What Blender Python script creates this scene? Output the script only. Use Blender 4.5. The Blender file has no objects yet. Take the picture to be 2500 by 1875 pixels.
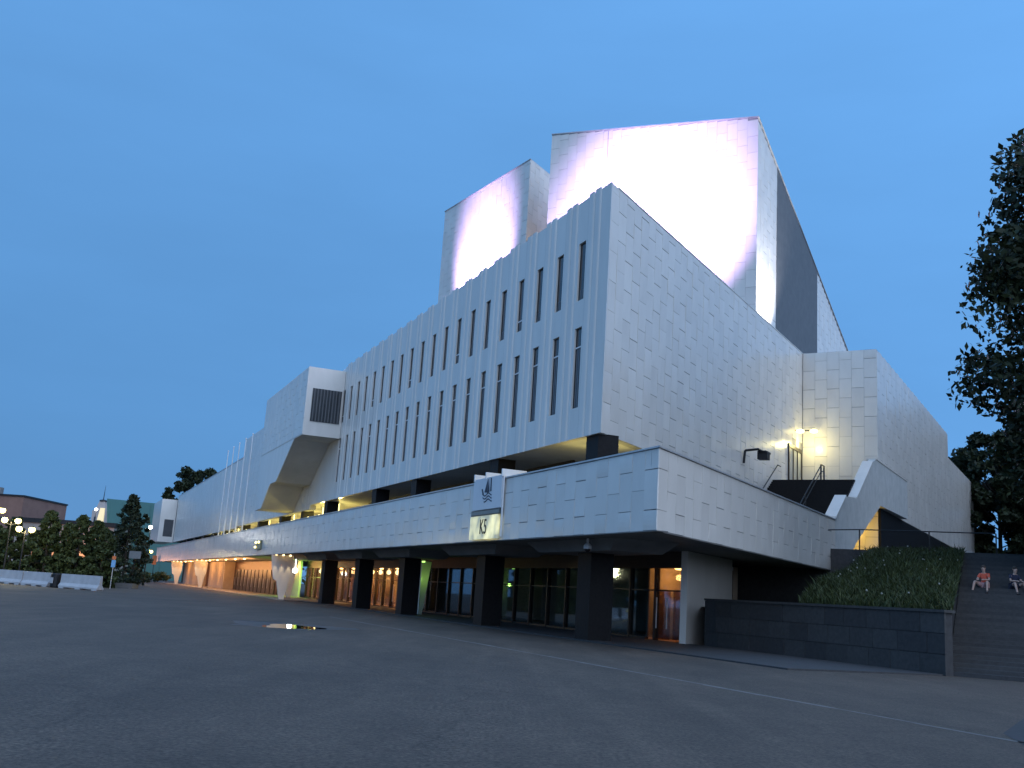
import bpy, bmesh, math, random
import numpy as np
from mathutils import Vector, Matrix

random.seed(7); rng = np.random.default_rng(7)
scn = bpy.context.scene
COL = scn.collection
R = math.radians

# ------------------------------------------------------------------ camera
cam_d = bpy.data.cameras.new('camera'); cam = bpy.data.objects.new('camera', cam_d); COL.objects.link(cam)
cam_d.sensor_width = 36.0; cam_d.lens = 35.71; cam_d.clip_start = 0.1; cam_d.clip_end = 8000
cr, cu, cf = Vector((0.997933, -0.013151, 0.062898)), Vector((-0.064258, -0.204230, 0.976812)), Vector((0, 0.978835, 0.204653))
m = Matrix((( cr.x, cu.x, -cf.x, 0.0), (cr.y, cu.y, -cf.y, 0.0), (cr.z, cu.z, -cf.z, 1.6), (0, 0, 0, 1)))
cam.matrix_world = m
scn.camera = cam

# ------------------------------------------------------------------ sky, sun, exposure
SUN_AZ = 147.0      # degrees clockwise from the viewing direction (+Y): the afterglow of the set sun is behind the camera
SUN_EL = 4.0
world = bpy.data.worlds.new('World'); scn.world = world; world.use_nodes = True
wn = world.node_tree.nodes; wl = world.node_tree.links; wn.clear()
wo = wn.new('ShaderNodeOutputWorld'); bg = wn.new('ShaderNodeBackground'); sky = wn.new('ShaderNodeTexSky')
sky.sky_type = 'NISHITA'; sky.sun_disc = False; sky.sun_elevation = R(SUN_EL); sky.sun_rotation = R(SUN_AZ)
sky.air_density = 1.0; sky.dust_density = 0.1; sky.ozone_density = 6.0; sky.altitude = 20
# dusk: the sky texture flattened and added to an even deep blue, a little darker towards the horizon all round
gm = wn.new('ShaderNodeGamma'); gm.inputs['Gamma'].default_value = 0.5
sc_ = wn.new('ShaderNodeVectorMath'); sc_.operation = 'SCALE'; sc_.inputs['Scale'].default_value = 0.05
ad_ = wn.new('ShaderNodeVectorMath'); ad_.operation = 'ADD'; ad_.inputs[1].default_value = (0.176, 0.484, 1.030)
tcw = wn.new('ShaderNodeTexCoord'); sx_ = wn.new('ShaderNodeSeparateXYZ'); mrw = wn.new('ShaderNodeMapRange')
mrw.inputs['From Min'].default_value = 0.0; mrw.inputs['From Max'].default_value = 0.6; mrw.inputs['To Min'].default_value = 0.80; mrw.inputs['To Max'].default_value = 1.0
ml_ = wn.new('ShaderNodeVectorMath'); ml_.operation = 'SCALE'
wl.new(sky.outputs['Color'], gm.inputs['Color']); wl.new(gm.outputs['Color'], sc_.inputs[0]); wl.new(sc_.outputs[0], ad_.inputs[0])
wl.new(tcw.outputs['Generated'], sx_.inputs[0]); wl.new(sx_.outputs['Z'], mrw.inputs['Value'])
# brighter towards the side where the sun went down, and a breath of thin high cloud
dt = wn.new('ShaderNodeVectorMath'); dt.operation = 'DOT_PRODUCT'; dt.inputs[1].default_value = (0.34 * math.sin(R(SUN_AZ)), 0.34 * math.cos(R(SUN_AZ)), 0)
f1 = wn.new('ShaderNodeMath'); f1.operation = 'ADD'; f1.inputs[1].default_value = 1.0; f2 = wn.new('ShaderNodeMath'); f2.operation = 'MULTIPLY'
cm = wn.new('ShaderNodeMapping'); cm.inputs['Scale'].default_value = (2.2, 2.2, 9.0); cm.inputs['Rotation'].default_value = (0, R(4), 0)
cn = wn.new('ShaderNodeTexNoise'); cn.inputs['Scale'].default_value = 1.6; cn.inputs['Detail'].default_value = 7; cn.inputs['Roughness'].default_value = 0.55
cr_ = wn.new('ShaderNodeMapRange'); cr_.inputs['From Min'].default_value = 0.35; cr_.inputs['From Max'].default_value = 0.75; cr_.inputs['To Min'].default_value = 0.98; cr_.inputs['To Max'].default_value = 1.045
f3 = wn.new('ShaderNodeMath'); f3.operation = 'MULTIPLY'
wl.new(tcw.outputs['Generated'], dt.inputs[0]); wl.new(dt.outputs['Value'], f1.inputs[0]); wl.new(f1.outputs[0], f2.inputs[0]); wl.new(mrw.outputs['Result'], f2.inputs[1])
wl.new(tcw.outputs['Generated'], cm.inputs['Vector']); wl.new(cm.outputs['Vector'], cn.inputs['Vector']); wl.new(cn.outputs['Fac'], cr_.inputs['Value']); wl.new(cr_.outputs['Result'], f3.inputs[0]); wl.new(f2.outputs[0], f3.inputs[1])
wl.new(ad_.outputs[0], ml_.inputs[0]); wl.new(f3.outputs[0], ml_.inputs['Scale']); wl.new(ml_.outputs[0], bg.inputs['Color'])
bg.inputs['Strength'].default_value = 1.0
wl.new(bg.outputs['Background'], wo.inputs['Surface'])

sd = bpy.data.lights.new('twilight_sun', 'SUN'); so = bpy.data.objects.new('twilight_sun', sd); COL.objects.link(so)
sd.energy = 1.8; sd.angle = R(105); sd.color = (1.0, 0.88, 0.74)
LEL = 30.0          # the glow fills a broad part of the sky above the set sun
sv = Vector((math.sin(R(SUN_AZ)) * math.cos(R(LEL)), math.cos(R(SUN_AZ)) * math.cos(R(LEL)), math.sin(R(LEL))))
so.rotation_euler = (-sv).to_track_quat('-Z', 'Y').to_euler(); so.location = sv * 200

vs = scn.view_settings
vs.view_transform = 'Standard'; vs.look = 'None'; vs.gamma = 1.0; vs.use_curve_mapping = False
vs.exposure = 0.0
try: scn.cycles.use_light_tree = True
except Exception: pass

# ------------------------------------------------------------------ frames of the place
P0 = Vector((5.085, 33.824, 0))
A = Vector((-0.389942, 0.920839, 0)); NA = Vector((0.920839, 0.389942, 0))      # along the long front / into the building
B = Vector((0.512067, 0.858946, 0)); C = Vector((0.858946, -0.512067, 0))       # along the end wall / out of it
UP = Vector((0, 0, 1))
def FA(t, n, z): return P0 + A * t + NA * n + UP * z
def FB(s, c, z): return P0 + B * s + C * c + UP * z

# ------------------------------------------------------------------ mesh helpers
class MB:
    def __init__(s): s.v = []; s.f = []
    def add(s, vs_, fs):
        k = len(s.v); s.v += [Vector(p) for p in vs_]; s.f += [tuple(i + k for i in f) for f in fs]; return s
    def hexa(s, b4, t4):
        return s.add(list(b4) + list(t4), [(3, 2, 1, 0), (4, 5, 6, 7), (0, 1, 5, 4), (1, 2, 6, 5), (2, 3, 7, 6), (3, 0, 4, 7)])
    def boxf(s, F, a0, a1, b0, b1, z0, z1):
        return s.hexa([F(a0, b0, z0), F(a1, b0, z0), F(a1, b1, z0), F(a0, b1, z0)], [F(a0, b0, z1), F(a1, b0, z1), F(a1, b1, z1), F(a0, b1, z1)])
    def A(s, *a): return s.boxf(FA, *a)
    def B(s, *a): return s.boxf(FB, *a)
    def W(s, x0, x1, y0, y1, z0, z1): return s.boxf(lambda x, y, z: Vector((x, y, z)), x0, x1, y0, y1, z0, z1)
    def prism(s, lo, hi):
        n = len(lo)
        return s.add(list(lo) + list(hi), [tuple(range(n - 1, -1, -1)), tuple(range(n, 2 * n))] + [(i, (i + 1) % n, n + (i + 1) % n, n + i) for i in range(n)])
    def tube(s, p0, p1, r0, r1=None, seg=8, caps=True):
        r1 = r0 if r1 is None else r1
        p0, p1 = Vector(p0), Vector(p1); d = (p1 - p0).normalized()
        x = d.orthogonal().normalized(); y = d.cross(x)
        vs_ = [p0 + (x * math.cos(2 * math.pi * i / seg) + y * math.sin(2 * math.pi * i / seg)) * r0 for i in range(seg)]
        vs_ += [p1 + (x * math.cos(2 * math.pi * i / seg) + y * math.sin(2 * math.pi * i / seg)) * r1 for i in range(seg)]
        fs = [(i, (i + 1) % seg, seg + (i + 1) % seg, seg + i) for i in range(seg)]
        if caps: fs += [tuple(range(seg - 1, -1, -1)), tuple(range(seg, 2 * seg))]
        return s.add(vs_, fs)
    def path(s, pts, rs, seg=7):
        for i in range(len(pts) - 1): s.tube(pts[i], pts[i + 1], rs[i], rs[i + 1], seg)
        return s
    def ball(s, c, r, nu=12, nv=8, sq=(1, 1, 1)):
        c = Vector(c); vs_ = []; fs = []
        for j in range(1, nv):
            th = math.pi * j / nv
            for i in range(nu):
                ph = 2 * math.pi * i / nu
                vs_.append(c + Vector((r * sq[0] * math.sin(th) * math.cos(ph), r * sq[1] * math.sin(th) * math.sin(ph), r * sq[2] * math.cos(th))))
        top = len(vs_); vs_.append(c + Vector((0, 0, r * sq[2]))); bot = len(vs_); vs_.append(c - Vector((0, 0, r * sq[2])))
        for j in range(nv - 2):
            for i in range(nu): fs.append((j * nu + i, (j + 1) * nu + i, (j + 1) * nu + (i + 1) % nu, j * nu + (i + 1) % nu))
        for i in range(nu):
            fs.append((top, i, (i + 1) % nu)); fs.append((bot, (nv - 2) * nu + (i + 1) % nu, (nv - 2) * nu + i))
        return s.add(vs_, fs)
    def lathe(s, c, prof, seg=14):
        c = Vector(c); n = len(prof); vs_ = []
        for (r, z) in prof:
            vs_ += [c + Vector((r * math.cos(2 * math.pi * i / seg), r * math.sin(2 * math.pi * i / seg), z)) for i in range(seg)]
        fs = [(j * seg + i, j * seg + (i + 1) % seg, (j + 1) * seg + (i + 1) % seg, (j + 1) * seg + i) for j in range(n - 1) for i in range(seg)]
        fs += [tuple(range(seg - 1, -1, -1)), tuple((n - 1) * seg + i for i in range(seg))]
        return s.add(vs_, fs)

def to_mesh(name, mb, mat=None, origin=Vector((0, 0, 0)), smooth=False, fix=True):
    me = bpy.data.meshes.new(name)
    me.from_pydata([tuple(p - origin) for p in mb.v], [], mb.f)
    if fix:
        b = bmesh.new(); b.from_mesh(me); bmesh.ops.recalc_face_normals(b, faces=b.faces); b.to_mesh(me); b.free()
    if smooth: me.polygons.foreach_set('use_smooth', [True] * len(me.polygons))
    if mat: me.materials.append(mat)
    me.update(); return me

def np_mesh(name, V, F, mat=None):
    me = bpy.data.meshes.new(name); nv, nf, k = len(V), len(F), F.shape[1]
    me.vertices.add(nv); me.vertices.foreach_set('co', np.ascontiguousarray(V, dtype=np.float32).ravel())
    me.loops.add(nf * k); me.loops.foreach_set('vertex_index', np.ascontiguousarray(F, dtype=np.int32).ravel())
    me.polygons.add(nf); me.polygons.foreach_set('loop_start', np.arange(nf, dtype=np.int32) * k)
    try: me.polygons.foreach_set('loop_total', np.full(nf, k, dtype=np.int32))
    except Exception: pass
    if mat: me.materials.append(mat)
    me.update(); me.validate(); return me

ORG = {}
def tag(o, label=None, cat=None, group=None, kind=None):
    if label: o['label'] = label
    if cat: o['category'] = cat
    if group: o['group'] = group
    if kind: o['kind'] = kind
    return o
def thing(name, loc, label, cat, group=None, rz=0.0):
    o = bpy.data.objects.new(name, None); o.empty_display_size = 0.3; COL.objects.link(o)
    o.location = loc; o.rotation_euler.z = rz; ORG[o.name] = Vector(loc)
    return tag(o, label, cat, group)
def link(name, me, parent=None):
    o = bpy.data.objects.new(name, me); COL.objects.link(o)
    if parent: o.parent = parent
    return o
def part(name, mb, mat, parent, smooth=False, fix=True):
    """mesh given in world coordinates, hung under its thing or part"""
    org = ORG[parent.name]
    o = link(name, to_mesh(name, mb, mat, org, smooth, fix), parent); ORG[o.name] = org
    return o
def solo(name, mb, mat, label, cat, group=None, smooth=False, kind=None, fix=True):
    """a thing that is one mesh; origin at its base"""
    mn = min(p.z for p in mb.v); cx = sum(p.x for p in mb.v) / len(mb.v); cy = sum(p.y for p in mb.v) / len(mb.v)
    org = Vector((cx, cy, mn)); o = link(name, to_mesh(name, mb, mat, org, smooth, fix)); o.location = org; ORG[o.name] = org
    return tag(o, label, cat, group, kind)
def struct(name, mb, mat, fix=True):
    o = link(name, to_mesh(name, mb, mat, Vector((0, 0, 0)), False, fix)); o['kind'] = 'structure'; ORG[o.name] = Vector((0, 0, 0)); return o
def copy_tree(o, parent=None):
    c = o.copy(); COL.objects.link(c); c.parent = parent
    for ch in o.children: copy_tree(ch, c)
    return c
def lamp(kind, loc, energy, color, parent=None, target=None, size=0.2, spot=60, blend=0.6, name='light_source'):
    d = bpy.data.lights.new(name, kind); d.energy = energy; d.color = color
    if kind == 'AREA': d.shape = 'DISK'; d.size = size
    else: d.shadow_soft_size = size
    if kind == 'SPOT': d.spot_size = R(spot); d.spot_blend = blend
    o = bpy.data.objects.new(name, d); COL.objects.link(o)
    loc = Vector(loc)
    if parent: o.parent = parent; o.location = loc - ORG[parent.name]
    else: o.location = loc
    if target is not None: o.rotation_euler = (Vector(target) - loc).to_track_quat('-Z', 'Y').to_euler()
    return o

# ------------------------------------------------------------------ materials
def base_mat(name):
    mt = bpy.data.materials.new(name); mt.use_nodes = True; nt = mt.node_tree
    return mt, nt, nt.nodes['Principled BSDF']
def nd(nt, t, **kw):
    n = nt.nodes.new(t)
    for k, v in kw.items():
        if k in n.inputs: n.inputs[k].default_value = v
        else: setattr(n, k, v)
    return n
def noise_mat(name, c0, c1, scale=3.0, rough=0.7, detail=6, bump=0.0, bscale=None, metal=0.0, spec=0.5, rough2=None, coord='Object'):
    mt, nt, p = base_mat(name)
    tc = nd(nt, 'ShaderNodeTexCoord'); nz = nd(nt, 'ShaderNodeTexNoise', Scale=scale, Detail=detail, Roughness=0.6)
    rp = nd(nt, 'ShaderNodeValToRGB'); rp.color_ramp.elements[0].position = 0.3; rp.color_ramp.elements[1].position = 0.7
    rp.color_ramp.elements[0].color = (*c0, 1); rp.color_ramp.elements[1].color = (*c1, 1)
    L = nt.links.new
    L(tc.outputs[coord], nz.inputs['Vector']); L(nz.outputs['Fac'], rp.inputs['Fac']); L(rp.outputs['Color'], p.inputs['Base Color'])
    p.inputs['Roughness'].default_value = rough; p.inputs['Metallic'].default_value = metal; p.inputs['Specular IOR Level'].default_value = spec
    if rough2 is not None:
        mr = nd(nt, 'ShaderNodeMapRange'); mr.inputs['To Min'].default_value = rough; mr.inputs['To Max'].default_value = rough2
        L(nz.outputs['Fac'], mr.inputs['Value']); L(mr.outputs['Result'], p.inputs['Roughness'])
    if bump:
        n2 = nd(nt, 'ShaderNodeTexNoise', Scale=bscale or scale * 8, Detail=4); bp = nd(nt, 'ShaderNodeBump', Strength=bump, Distance=0.02)
        L(tc.outputs[coord], n2.inputs['Vector']); L(n2.outputs['Fac'], bp.inputs['Height']); L(bp.outputs['Normal'], p.inputs['Normal'])
    return mt
def glow_mat(name, col, strength):
    mt, nt, p = base_mat(name); p.inputs['Base Color'].default_value = (*col, 1)
    p.inputs['Emission Color'].default_value = (*col, 1); p.inputs['Emission Strength'].default_value = strength
    return mt
def marble_mat():
    mt, nt, p = base_mat('white_marble'); L = nt.links.new
    oi = nd(nt, 'ShaderNodeObjectInfo'); ge = nd(nt, 'ShaderNodeNewGeometry')
    ad = nd(nt, 'ShaderNodeMath', operation='ADD'); fr = nd(nt, 'ShaderNodeMath', operation='FRACT')
    L(oi.outputs['Random'], ad.inputs[0]); L(ge.outputs['Random Per Island'], ad.inputs[1]); L(ad.outputs[0], fr.inputs[0])
    rp = nd(nt, 'ShaderNodeValToRGB'); e = rp.color_ramp.elements
    e[0].color = (0.675, 0.645, 0.59, 1); e[1].color = (0.735, 0.705, 0.645, 1); e.new(0.5).color = (0.71, 0.678, 0.62, 1)
    L(fr.outputs[0], rp.inputs['Fac'])
    nz = nd(nt, 'ShaderNodeTexNoise', Scale=0.9, Detail=8, Roughness=0.65); st = nd(nt, 'ShaderNodeMapRange')
    st.inputs['From Min'].default_value = 0.3; st.inputs['From Max'].default_value = 0.75; st.inputs['To Min'].default_value = 0.92; st.inputs['To Max'].default_value = 1.03
    mp = nd(nt, 'ShaderNodeMapping'); mp.inputs['Scale'].default_value = (1, 1, 0.35)
    L(ge.outputs['Position'], mp.inputs['Vector']); L(mp.outputs['Vector'], nz.inputs['Vector']); L(nz.outputs['Fac'], st.inputs['Value'])
    mx = nd(nt, 'ShaderNodeMix', data_type='RGBA', blend_type='MULTIPLY'); mx.inputs['Factor'].default_value = 1
    L(rp.outputs['Color'], mx.inputs['A']); L(st.outputs['Result'], mx.inputs['B']); L(mx.outputs['Result'], p.inputs['Base Color'])
    p.inputs['Roughness'].default_value = 0.27
    n2 = nd(nt, 'ShaderNodeTexNoise', Scale=7.0, Detail=5); bp = nd(nt, 'ShaderNodeBump', Strength=0.12, Distance=0.02)
    L(ge.outputs['Position'], n2.inputs['Vector']); L(n2.outputs['Fac'], bp.inputs['Height']); L(bp.outputs['Normal'], p.inputs['Normal'])
    return mt
def glass_mat(name, tintc=(0.85, 0.9, 0.92), trans=0.85):
    mt, nt, p = base_mat(name); L = nt.links.new
    nt.nodes.remove(p); out = nt.nodes['Material Output']
    tr = nd(nt, 'ShaderNodeBsdfTransparent', Color=(*[c * trans for c in tintc], 1)); gl = nd(nt, 'ShaderNodeBsdfGlossy', Roughness=0.03, Color=(0.9, 0.95, 1, 1))
    fr = nd(nt, 'ShaderNodeFresnel', IOR=1.5); mx = nd(nt, 'ShaderNodeMixShader')
    mr = nd(nt, 'ShaderNodeMath', operation='MULTIPLY'); mr.inputs[1].default_value = 0.4
    L(fr.outputs[0], mr.inputs[0]); L(mr.outputs[0], mx.inputs['Fac']); L(tr.outputs[0], mx.inputs[1]); L(gl.outputs[0], mx.inputs[2]); L(mx.outputs[0], out.inputs['Surface'])
    return mt
def asphalt_mat():
    mt, nt, p = base_mat('worn_asphalt'); L = nt.links.new
    ge = nd(nt, 'ShaderNodeNewGeometry')
    big = nd(nt, 'ShaderNodeTexNoise', Scale=0.12, Detail=5, Roughness=0.55); fine = nd(nt, 'ShaderNodeTexNoise', Scale=17.0, Detail=6, Roughness=0.8)
    mp = nd(nt, 'ShaderNodeMapping'); mp.inputs['Scale'].default_value = (1.0, 0.3, 1); mp.inputs['Rotation'].default_value = (0, 0, R(23))
    mid = nd(nt, 'ShaderNodeTexNoise', Scale=0.7, Detail=6, Roughness=0.6)
    L(ge.outputs['Position'], big.inputs['Vector']); L(ge.outputs['Position'], fine.inputs['Vector']); L(ge.outputs['Position'], mp.inputs['Vector']); L(mp.outputs['Vector'], mid.inputs['Vector'])
    rp = nd(nt, 'ShaderNodeValToRGB'); e = rp.color_ramp.elements
    e[0].position = 0.32; e[0].color = (0.050, 0.039, 0.030, 1); e[1].position = 0.68; e[1].color = (0.102, 0.079, 0.060, 1)
    a1 = nd(nt, 'ShaderNodeMath', operation='MULTIPLY'); a1.inputs[1].default_value = 0.5; a2 = nd(nt, 'ShaderNodeMath', operation='MULTIPLY_ADD'); a2.inputs[1].default_value = 0.5
    L(big.outputs['Fac'], a1.inputs[0]); L(mid.outputs['Fac'], a2.inputs[0]); L(a1.outputs[0], a2.inputs[2]); L(a2.outputs[0], rp.inputs['Fac'])
    mp2 = nd(nt, 'ShaderNodeMapping'); mp2.inputs['Scale'].default_value = (0.9, 0.045, 1); mp2.inputs['Rotation'].default_value = (0, 0, R(-64))
    trk = nd(nt, 'ShaderNodeTexNoise', Scale=1.0, Detail=5, Roughness=0.6); tm = nd(nt, 'ShaderNodeMapRange')
    tm.inputs['From Min'].default_value = 0.52; tm.inputs['From Max'].default_value = 0.72; tm.inputs['To Min'].default_value = 1.0; tm.inputs['To Max'].default_value = 1.28
    L(ge.outputs['Position'], mp2.inputs['Vector']); L(mp2.outputs['Vector'], trk.inputs['Vector']); L(trk.outputs['Fac'], tm.inputs['Value'])
    mid2 = nd(nt, 'ShaderNodeTexNoise', Scale=2.6, Detail=8, Roughness=0.75); mm = nd(nt, 'ShaderNodeMapRange')
    mm.inputs['From Min'].default_value = 0.3; mm.inputs['From Max'].default_value = 0.7; mm.inputs['To Min'].default_value = 0.78; mm.inputs['To Max'].default_value = 1.22
    L(ge.outputs['Position'], mid2.inputs['Vector']); L(mid2.outputs['Fac'], mm.inputs['Value'])
    tk = nd(nt, 'ShaderNodeMath', operation='MULTIPLY'); L(tm.outputs['Result'], tk.inputs[0]); L(mm.outputs['Result'], tk.inputs[1])
    sp = nd(nt, 'ShaderNodeMapRange'); sp.inputs['From Min'].default_value = 0.38; sp.inputs['From Max'].default_value = 0.62; sp.inputs['To Min'].default_value = 0.45; sp.inputs['To Max'].default_value = 1.6
    L(fine.outputs['Fac'], sp.inputs['Value'])
    vw = nd(nt, 'ShaderNodeTexNoise', Scale=0.6, Detail=4); va = nd(nt, 'ShaderNodeMixRGB'); va.blend_type = 'ADD'; va.inputs['Fac'].default_value = 2.2
    vo = nd(nt, 'ShaderNodeTexVoronoi', feature='DISTANCE_TO_EDGE'); vo.inputs['Scale'].default_value = 0.16
    L(ge.outputs['Position'], vw.inputs['Vector']); L(ge.outputs['Position'], va.inputs[1]); L(vw.outputs['Color'], va.inputs[2]); L(va.outputs[0], vo.inputs['Vector'])
    vm = nd(nt, 'ShaderNodeMapRange'); vm.inputs['From Min'].default_value = 0.002; vm.inputs['From Max'].default_value = 0.008; vm.inputs['To Min'].default_value = 0.84; vm.inputs['To Max'].default_value = 1.0
    L(vo.outputs['Distance'], vm.inputs['Value'])
    tk1 = nd(nt, 'ShaderNodeMath', operation='MULTIPLY'); L(sp.outputs['Result'], tk1.inputs[0]); L(vm.outputs['Result'], tk1.inputs[1])
    tk2 = nd(nt, 'ShaderNodeMath', operation='MULTIPLY'); L(tk1.outputs[0], tk2.inputs[0]); L(tk.outputs[0], tk2.inputs[1])
    mx = nd(nt, 'ShaderNodeMix', data_type='RGBA', blend_type='MULTIPLY'); mx.inputs['Factor'].default_value = 1
    L(rp.outputs['Color'], mx.inputs['A']); L(tk2.outputs[0], mx.inputs['B']); L(mx.outputs['Result'], p.inputs['Base Color'])
    p.inputs['Roughness'].default_value = 0.78; p.inputs['Specular IOR Level'].default_value = 0.35
    bp = nd(nt, 'ShaderNodeBump', Strength=0.5, Distance=0.01); L(fine.outputs['Fac'], bp.inputs['Height']); L(bp.outputs['Normal'], p.inputs['Normal'])
    return mt
def leaf_mat(name, c0, c1):
    mt, nt, p = base_mat(name); L = nt.links.new
    ge = nd(nt, 'ShaderNodeNewGeometry'); rp = nd(nt, 'ShaderNodeValToRGB'); e = rp.color_ramp.elements
    e[0].color = (*c0, 1); e[1].color = (*c1, 1)
    L(ge.outputs['Random Per Island'], rp.inputs['Fac']); L(rp.outputs['Color'], p.inputs['Base Color'])
    p.inputs['Roughness'].default_value = 0.6; p.inputs['Specular IOR Level'].default_value = 0.3
    return mt

MARBLE = marble_mat()
JOINT = noise_mat('dark_joint_backing', (0.28, 0.285, 0.29), (0.34, 0.345, 0.35), 2.0, 0.8)
CONC = noise_mat('grey_concrete', (0.15, 0.15, 0.15), (0.22, 0.22, 0.21), 0.8, 0.8, bump=0.1)
SOFFIT = noise_mat('painted_soffit', (0.42, 0.42, 0.40), (0.52, 0.52, 0.50), 0.5, 0.7)
BLACKGR = noise_mat('black_granite', (0.005, 0.005, 0.006), (0.011, 0.011, 0.012), 9.0, 0.55, bump=0.03, spec=0.2)
DARKGR = noise_mat('grey_granite', (0.028, 0.028, 0.029), (0.05, 0.05, 0.051), 6.0, 0.75, bump=0.15)
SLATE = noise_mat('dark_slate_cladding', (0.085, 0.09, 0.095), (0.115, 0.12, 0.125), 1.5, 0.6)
ROOF = noise_mat('roof_felt', (0.10, 0.10, 0.10), (0.16, 0.16, 0.16), 1.2, 0.9)
PANE = noise_mat('dark_window_glass', (0.022, 0.027, 0.032), (0.045, 0.052, 0.06), 0.7, 0.12, spec=0.6)
CLEAR = glass_mat('clear_glass')
BRONZE = noise_mat('bronze_frame', (0.025, 0.018, 0.013), (0.045, 0.033, 0.024), 4.0, 0.45, metal=0.3)
ALU = noise_mat('pale_metal', (0.45, 0.46, 0.47), (0.58, 0.59, 0.6), 3.0, 0.4, metal=0.4)
WHITEP = noise_mat('white_paint', (0.72, 0.72, 0.71), (0.8, 0.8, 0.8), 2.0, 0.5)
BLACKM = noise_mat('black_metal', (0.012, 0.012, 0.013), (0.025, 0.025, 0.026), 5.0, 0.5, metal=0.4)
TIMBER = noise_mat('brown_timber', (0.10, 0.045, 0.022), (0.17, 0.08, 0.04), 6.0, 0.5)
WARMWALL = noise_mat('tan_wall', (0.42, 0.33, 0.24), (0.52, 0.42, 0.31), 1.0, 0.7)
PAVE = noise_mat('warm_paving', (0.20, 0.18, 0.16), (0.28, 0.25, 0.22), 1.5, 0.6)
MARBLE_SH = noise_mat('shaded_marble', (0.42, 0.44, 0.42), (0.56, 0.57, 0.55), 1.6, 0.5, bump=0.1)  # darker, greener copy of the marble; balustrade shading put into the colour
FLOORIN = noise_mat('terracotta_floor', (0.36, 0.22, 0.13), (0.46, 0.29, 0.18), 2.0, 0.4)
ASPH = asphalt_mat()
DIRT = noise_mat('bank_soil', (0.03, 0.035, 0.018), (0.06, 0.062, 0.03), 1.5, 0.95, bump=0.3)
GRASSM = leaf_mat('grass_blades', (0.020, 0.030, 0.009), (0.05, 0.066, 0.018))
LEAF_D = leaf_mat('dark_leaves', (0.010, 0.016, 0.007), (0.032, 0.044, 0.016))
LEAF_C = leaf_mat('conifer_needles', (0.012, 0.020, 0.010), (0.034, 0.048, 0.022))
LEAF_L = leaf_mat('hedge_leaves', (0.022, 0.036, 0.012), (0.064, 0.086, 0.028))
BARK = noise_mat('bark', (0.03, 0.024, 0.018), (0.065, 0.052, 0.04), 12.0, 0.9, bump=0.5)
G_WARM = glow_mat('warm_lamp_glass', (1.0, 0.74, 0.36), 5)
G_YEL = glow_mat('yellow_lamp_glass', (1.0, 0.84, 0.34), 3.4)
G_WHITE = glow_mat('white_lamp_glass', (1.0, 0.97, 0.9), 9)
G_ORANGE = glow_mat('orange_lamp_glass', (1.0, 0.5, 0.16), 12)
# ================================================================== THE SETTING
g = MB(); g.add([(-4000, -300, 0), (4000, -300, 0), (4000, 6000, 0), (-4000, 6000, 0)], [(0, 1, 2, 3)])
struct('ground', g, ASPH)

PAINT = noise_mat('worn_road_paint', (0.08, 0.075, 0.068), (0.19, 0.18, 0.165), 2.2, 0.75, detail=8, coord='Object')
ln = MB()
N_LINE = -4.76
ts = [-22 + i * 2.0 for i in range(24)]
for i in range(len(ts) - 1):
    w0 = 0.07 + 0.02 * math.sin(i * 1.7); j = 0.02 * math.sin(i * 2.3)
    ln.add([FA(ts[i], N_LINE - w0 + j, 0.004), FA(ts[i + 1], N_LINE - w0 + j, 0.004), FA(ts[i + 1], N_LINE + w0 + j, 0.004), FA(ts[i], N_LINE + w0 + j, 0.004)], [(0, 1, 2, 3)])
struct('road_marking', ln, PAINT, fix=False)
pv = MB()      # paved strip below the arcade
pv.prism([FA(-4.0, 2.2, 0.0), FA(196, 2.2, 0.0), FA(196, 8.3, 0.0), FA(-4.0, 8.3, 0.0)], [FA(-4.0, 2.2, 0.05), FA(196, 2.2, 0.05), FA(196, 8.3, 0.05), FA(-4.0, 8.3, 0.05)])
struct('pavement', pv, DARKGR)
pv2 = MB(); pv2.add([FA(63, 0.6, 0.056), FA(196, 0.6, 0.056), FA(196, 7.1, 0.056), FA(63, 7.1, 0.056)], [(0, 1, 2, 3)]); pv2.add([FA(63, 0.6, 0.0), FA(196, 0.6, 0.0), FA(196, 0.6, 0.056), FA(63, 0.6, 0.056)], [(0, 1, 2, 3)])
struct('entrance_pavement', pv2, PAVE, fix=False)
pt = MB(); pt.add([(7.45, 14.6, 0.004), (9.4, 14.2, 0.004), (12.5, 18.6, 0.004), (9.9, 19.6, 0.004), (7.98, 16.5, 0.004)], [(0, 1, 2, 3, 4)])
struct('asphalt_patch', pt, noise_mat('fresh_asphalt', (0.03, 0.03, 0.031), (0.045, 0.045, 0.046), 8.0, 0.8), fix=False)
for (cx, cy, rx, ry, sd_) in [(-35.5, 70.0, 2.6, 1.2, 3), (-30.5, 67.0, 1.6, 0.7, 9), (-9.6, 41.6, 1.1, 0.35, 5)]:
    b_ = MB(); rr = random.Random(sd_); n_ = 18
    b_.add([(cx + rx * (0.7 + 0.5 * rr.random()) * math.cos(2 * math.pi * i / n_), cy + ry * (0.7 + 0.5 * rr.random()) * math.sin(2 * math.pi * i / n_), 0.004) for i in range(n_)], [tuple(range(n_))])
    struct('asphalt_patch', b_, bpy.data.materials['fresh_asphalt'], fix=False)
dm = MB(); rr = random.Random(8); n_ = 30
dm.add([(-7.9 + 2.3 * (1 + 0.3 * math.sin(3 * i * 0.2094 + 0.6) + 0.25 * (rr.random() - 0.5)) * math.cos(i * 0.2094), 39.4 + 3.0 * (1 + 0.25 * math.sin(2 * i * 0.2094 + 2) + 0.25 * (rr.random() - 0.5)) * math.sin(i * 0.2094), 0.003) for i in range(n_)], [tuple(range(n_))])
struct('damp_asphalt', dm, noise_mat('damp_asphalt', (0.034, 0.029, 0.025), (0.075, 0.06, 0.048), 3.0, 0.45, detail=8, rough2=0.75), fix=False)
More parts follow.
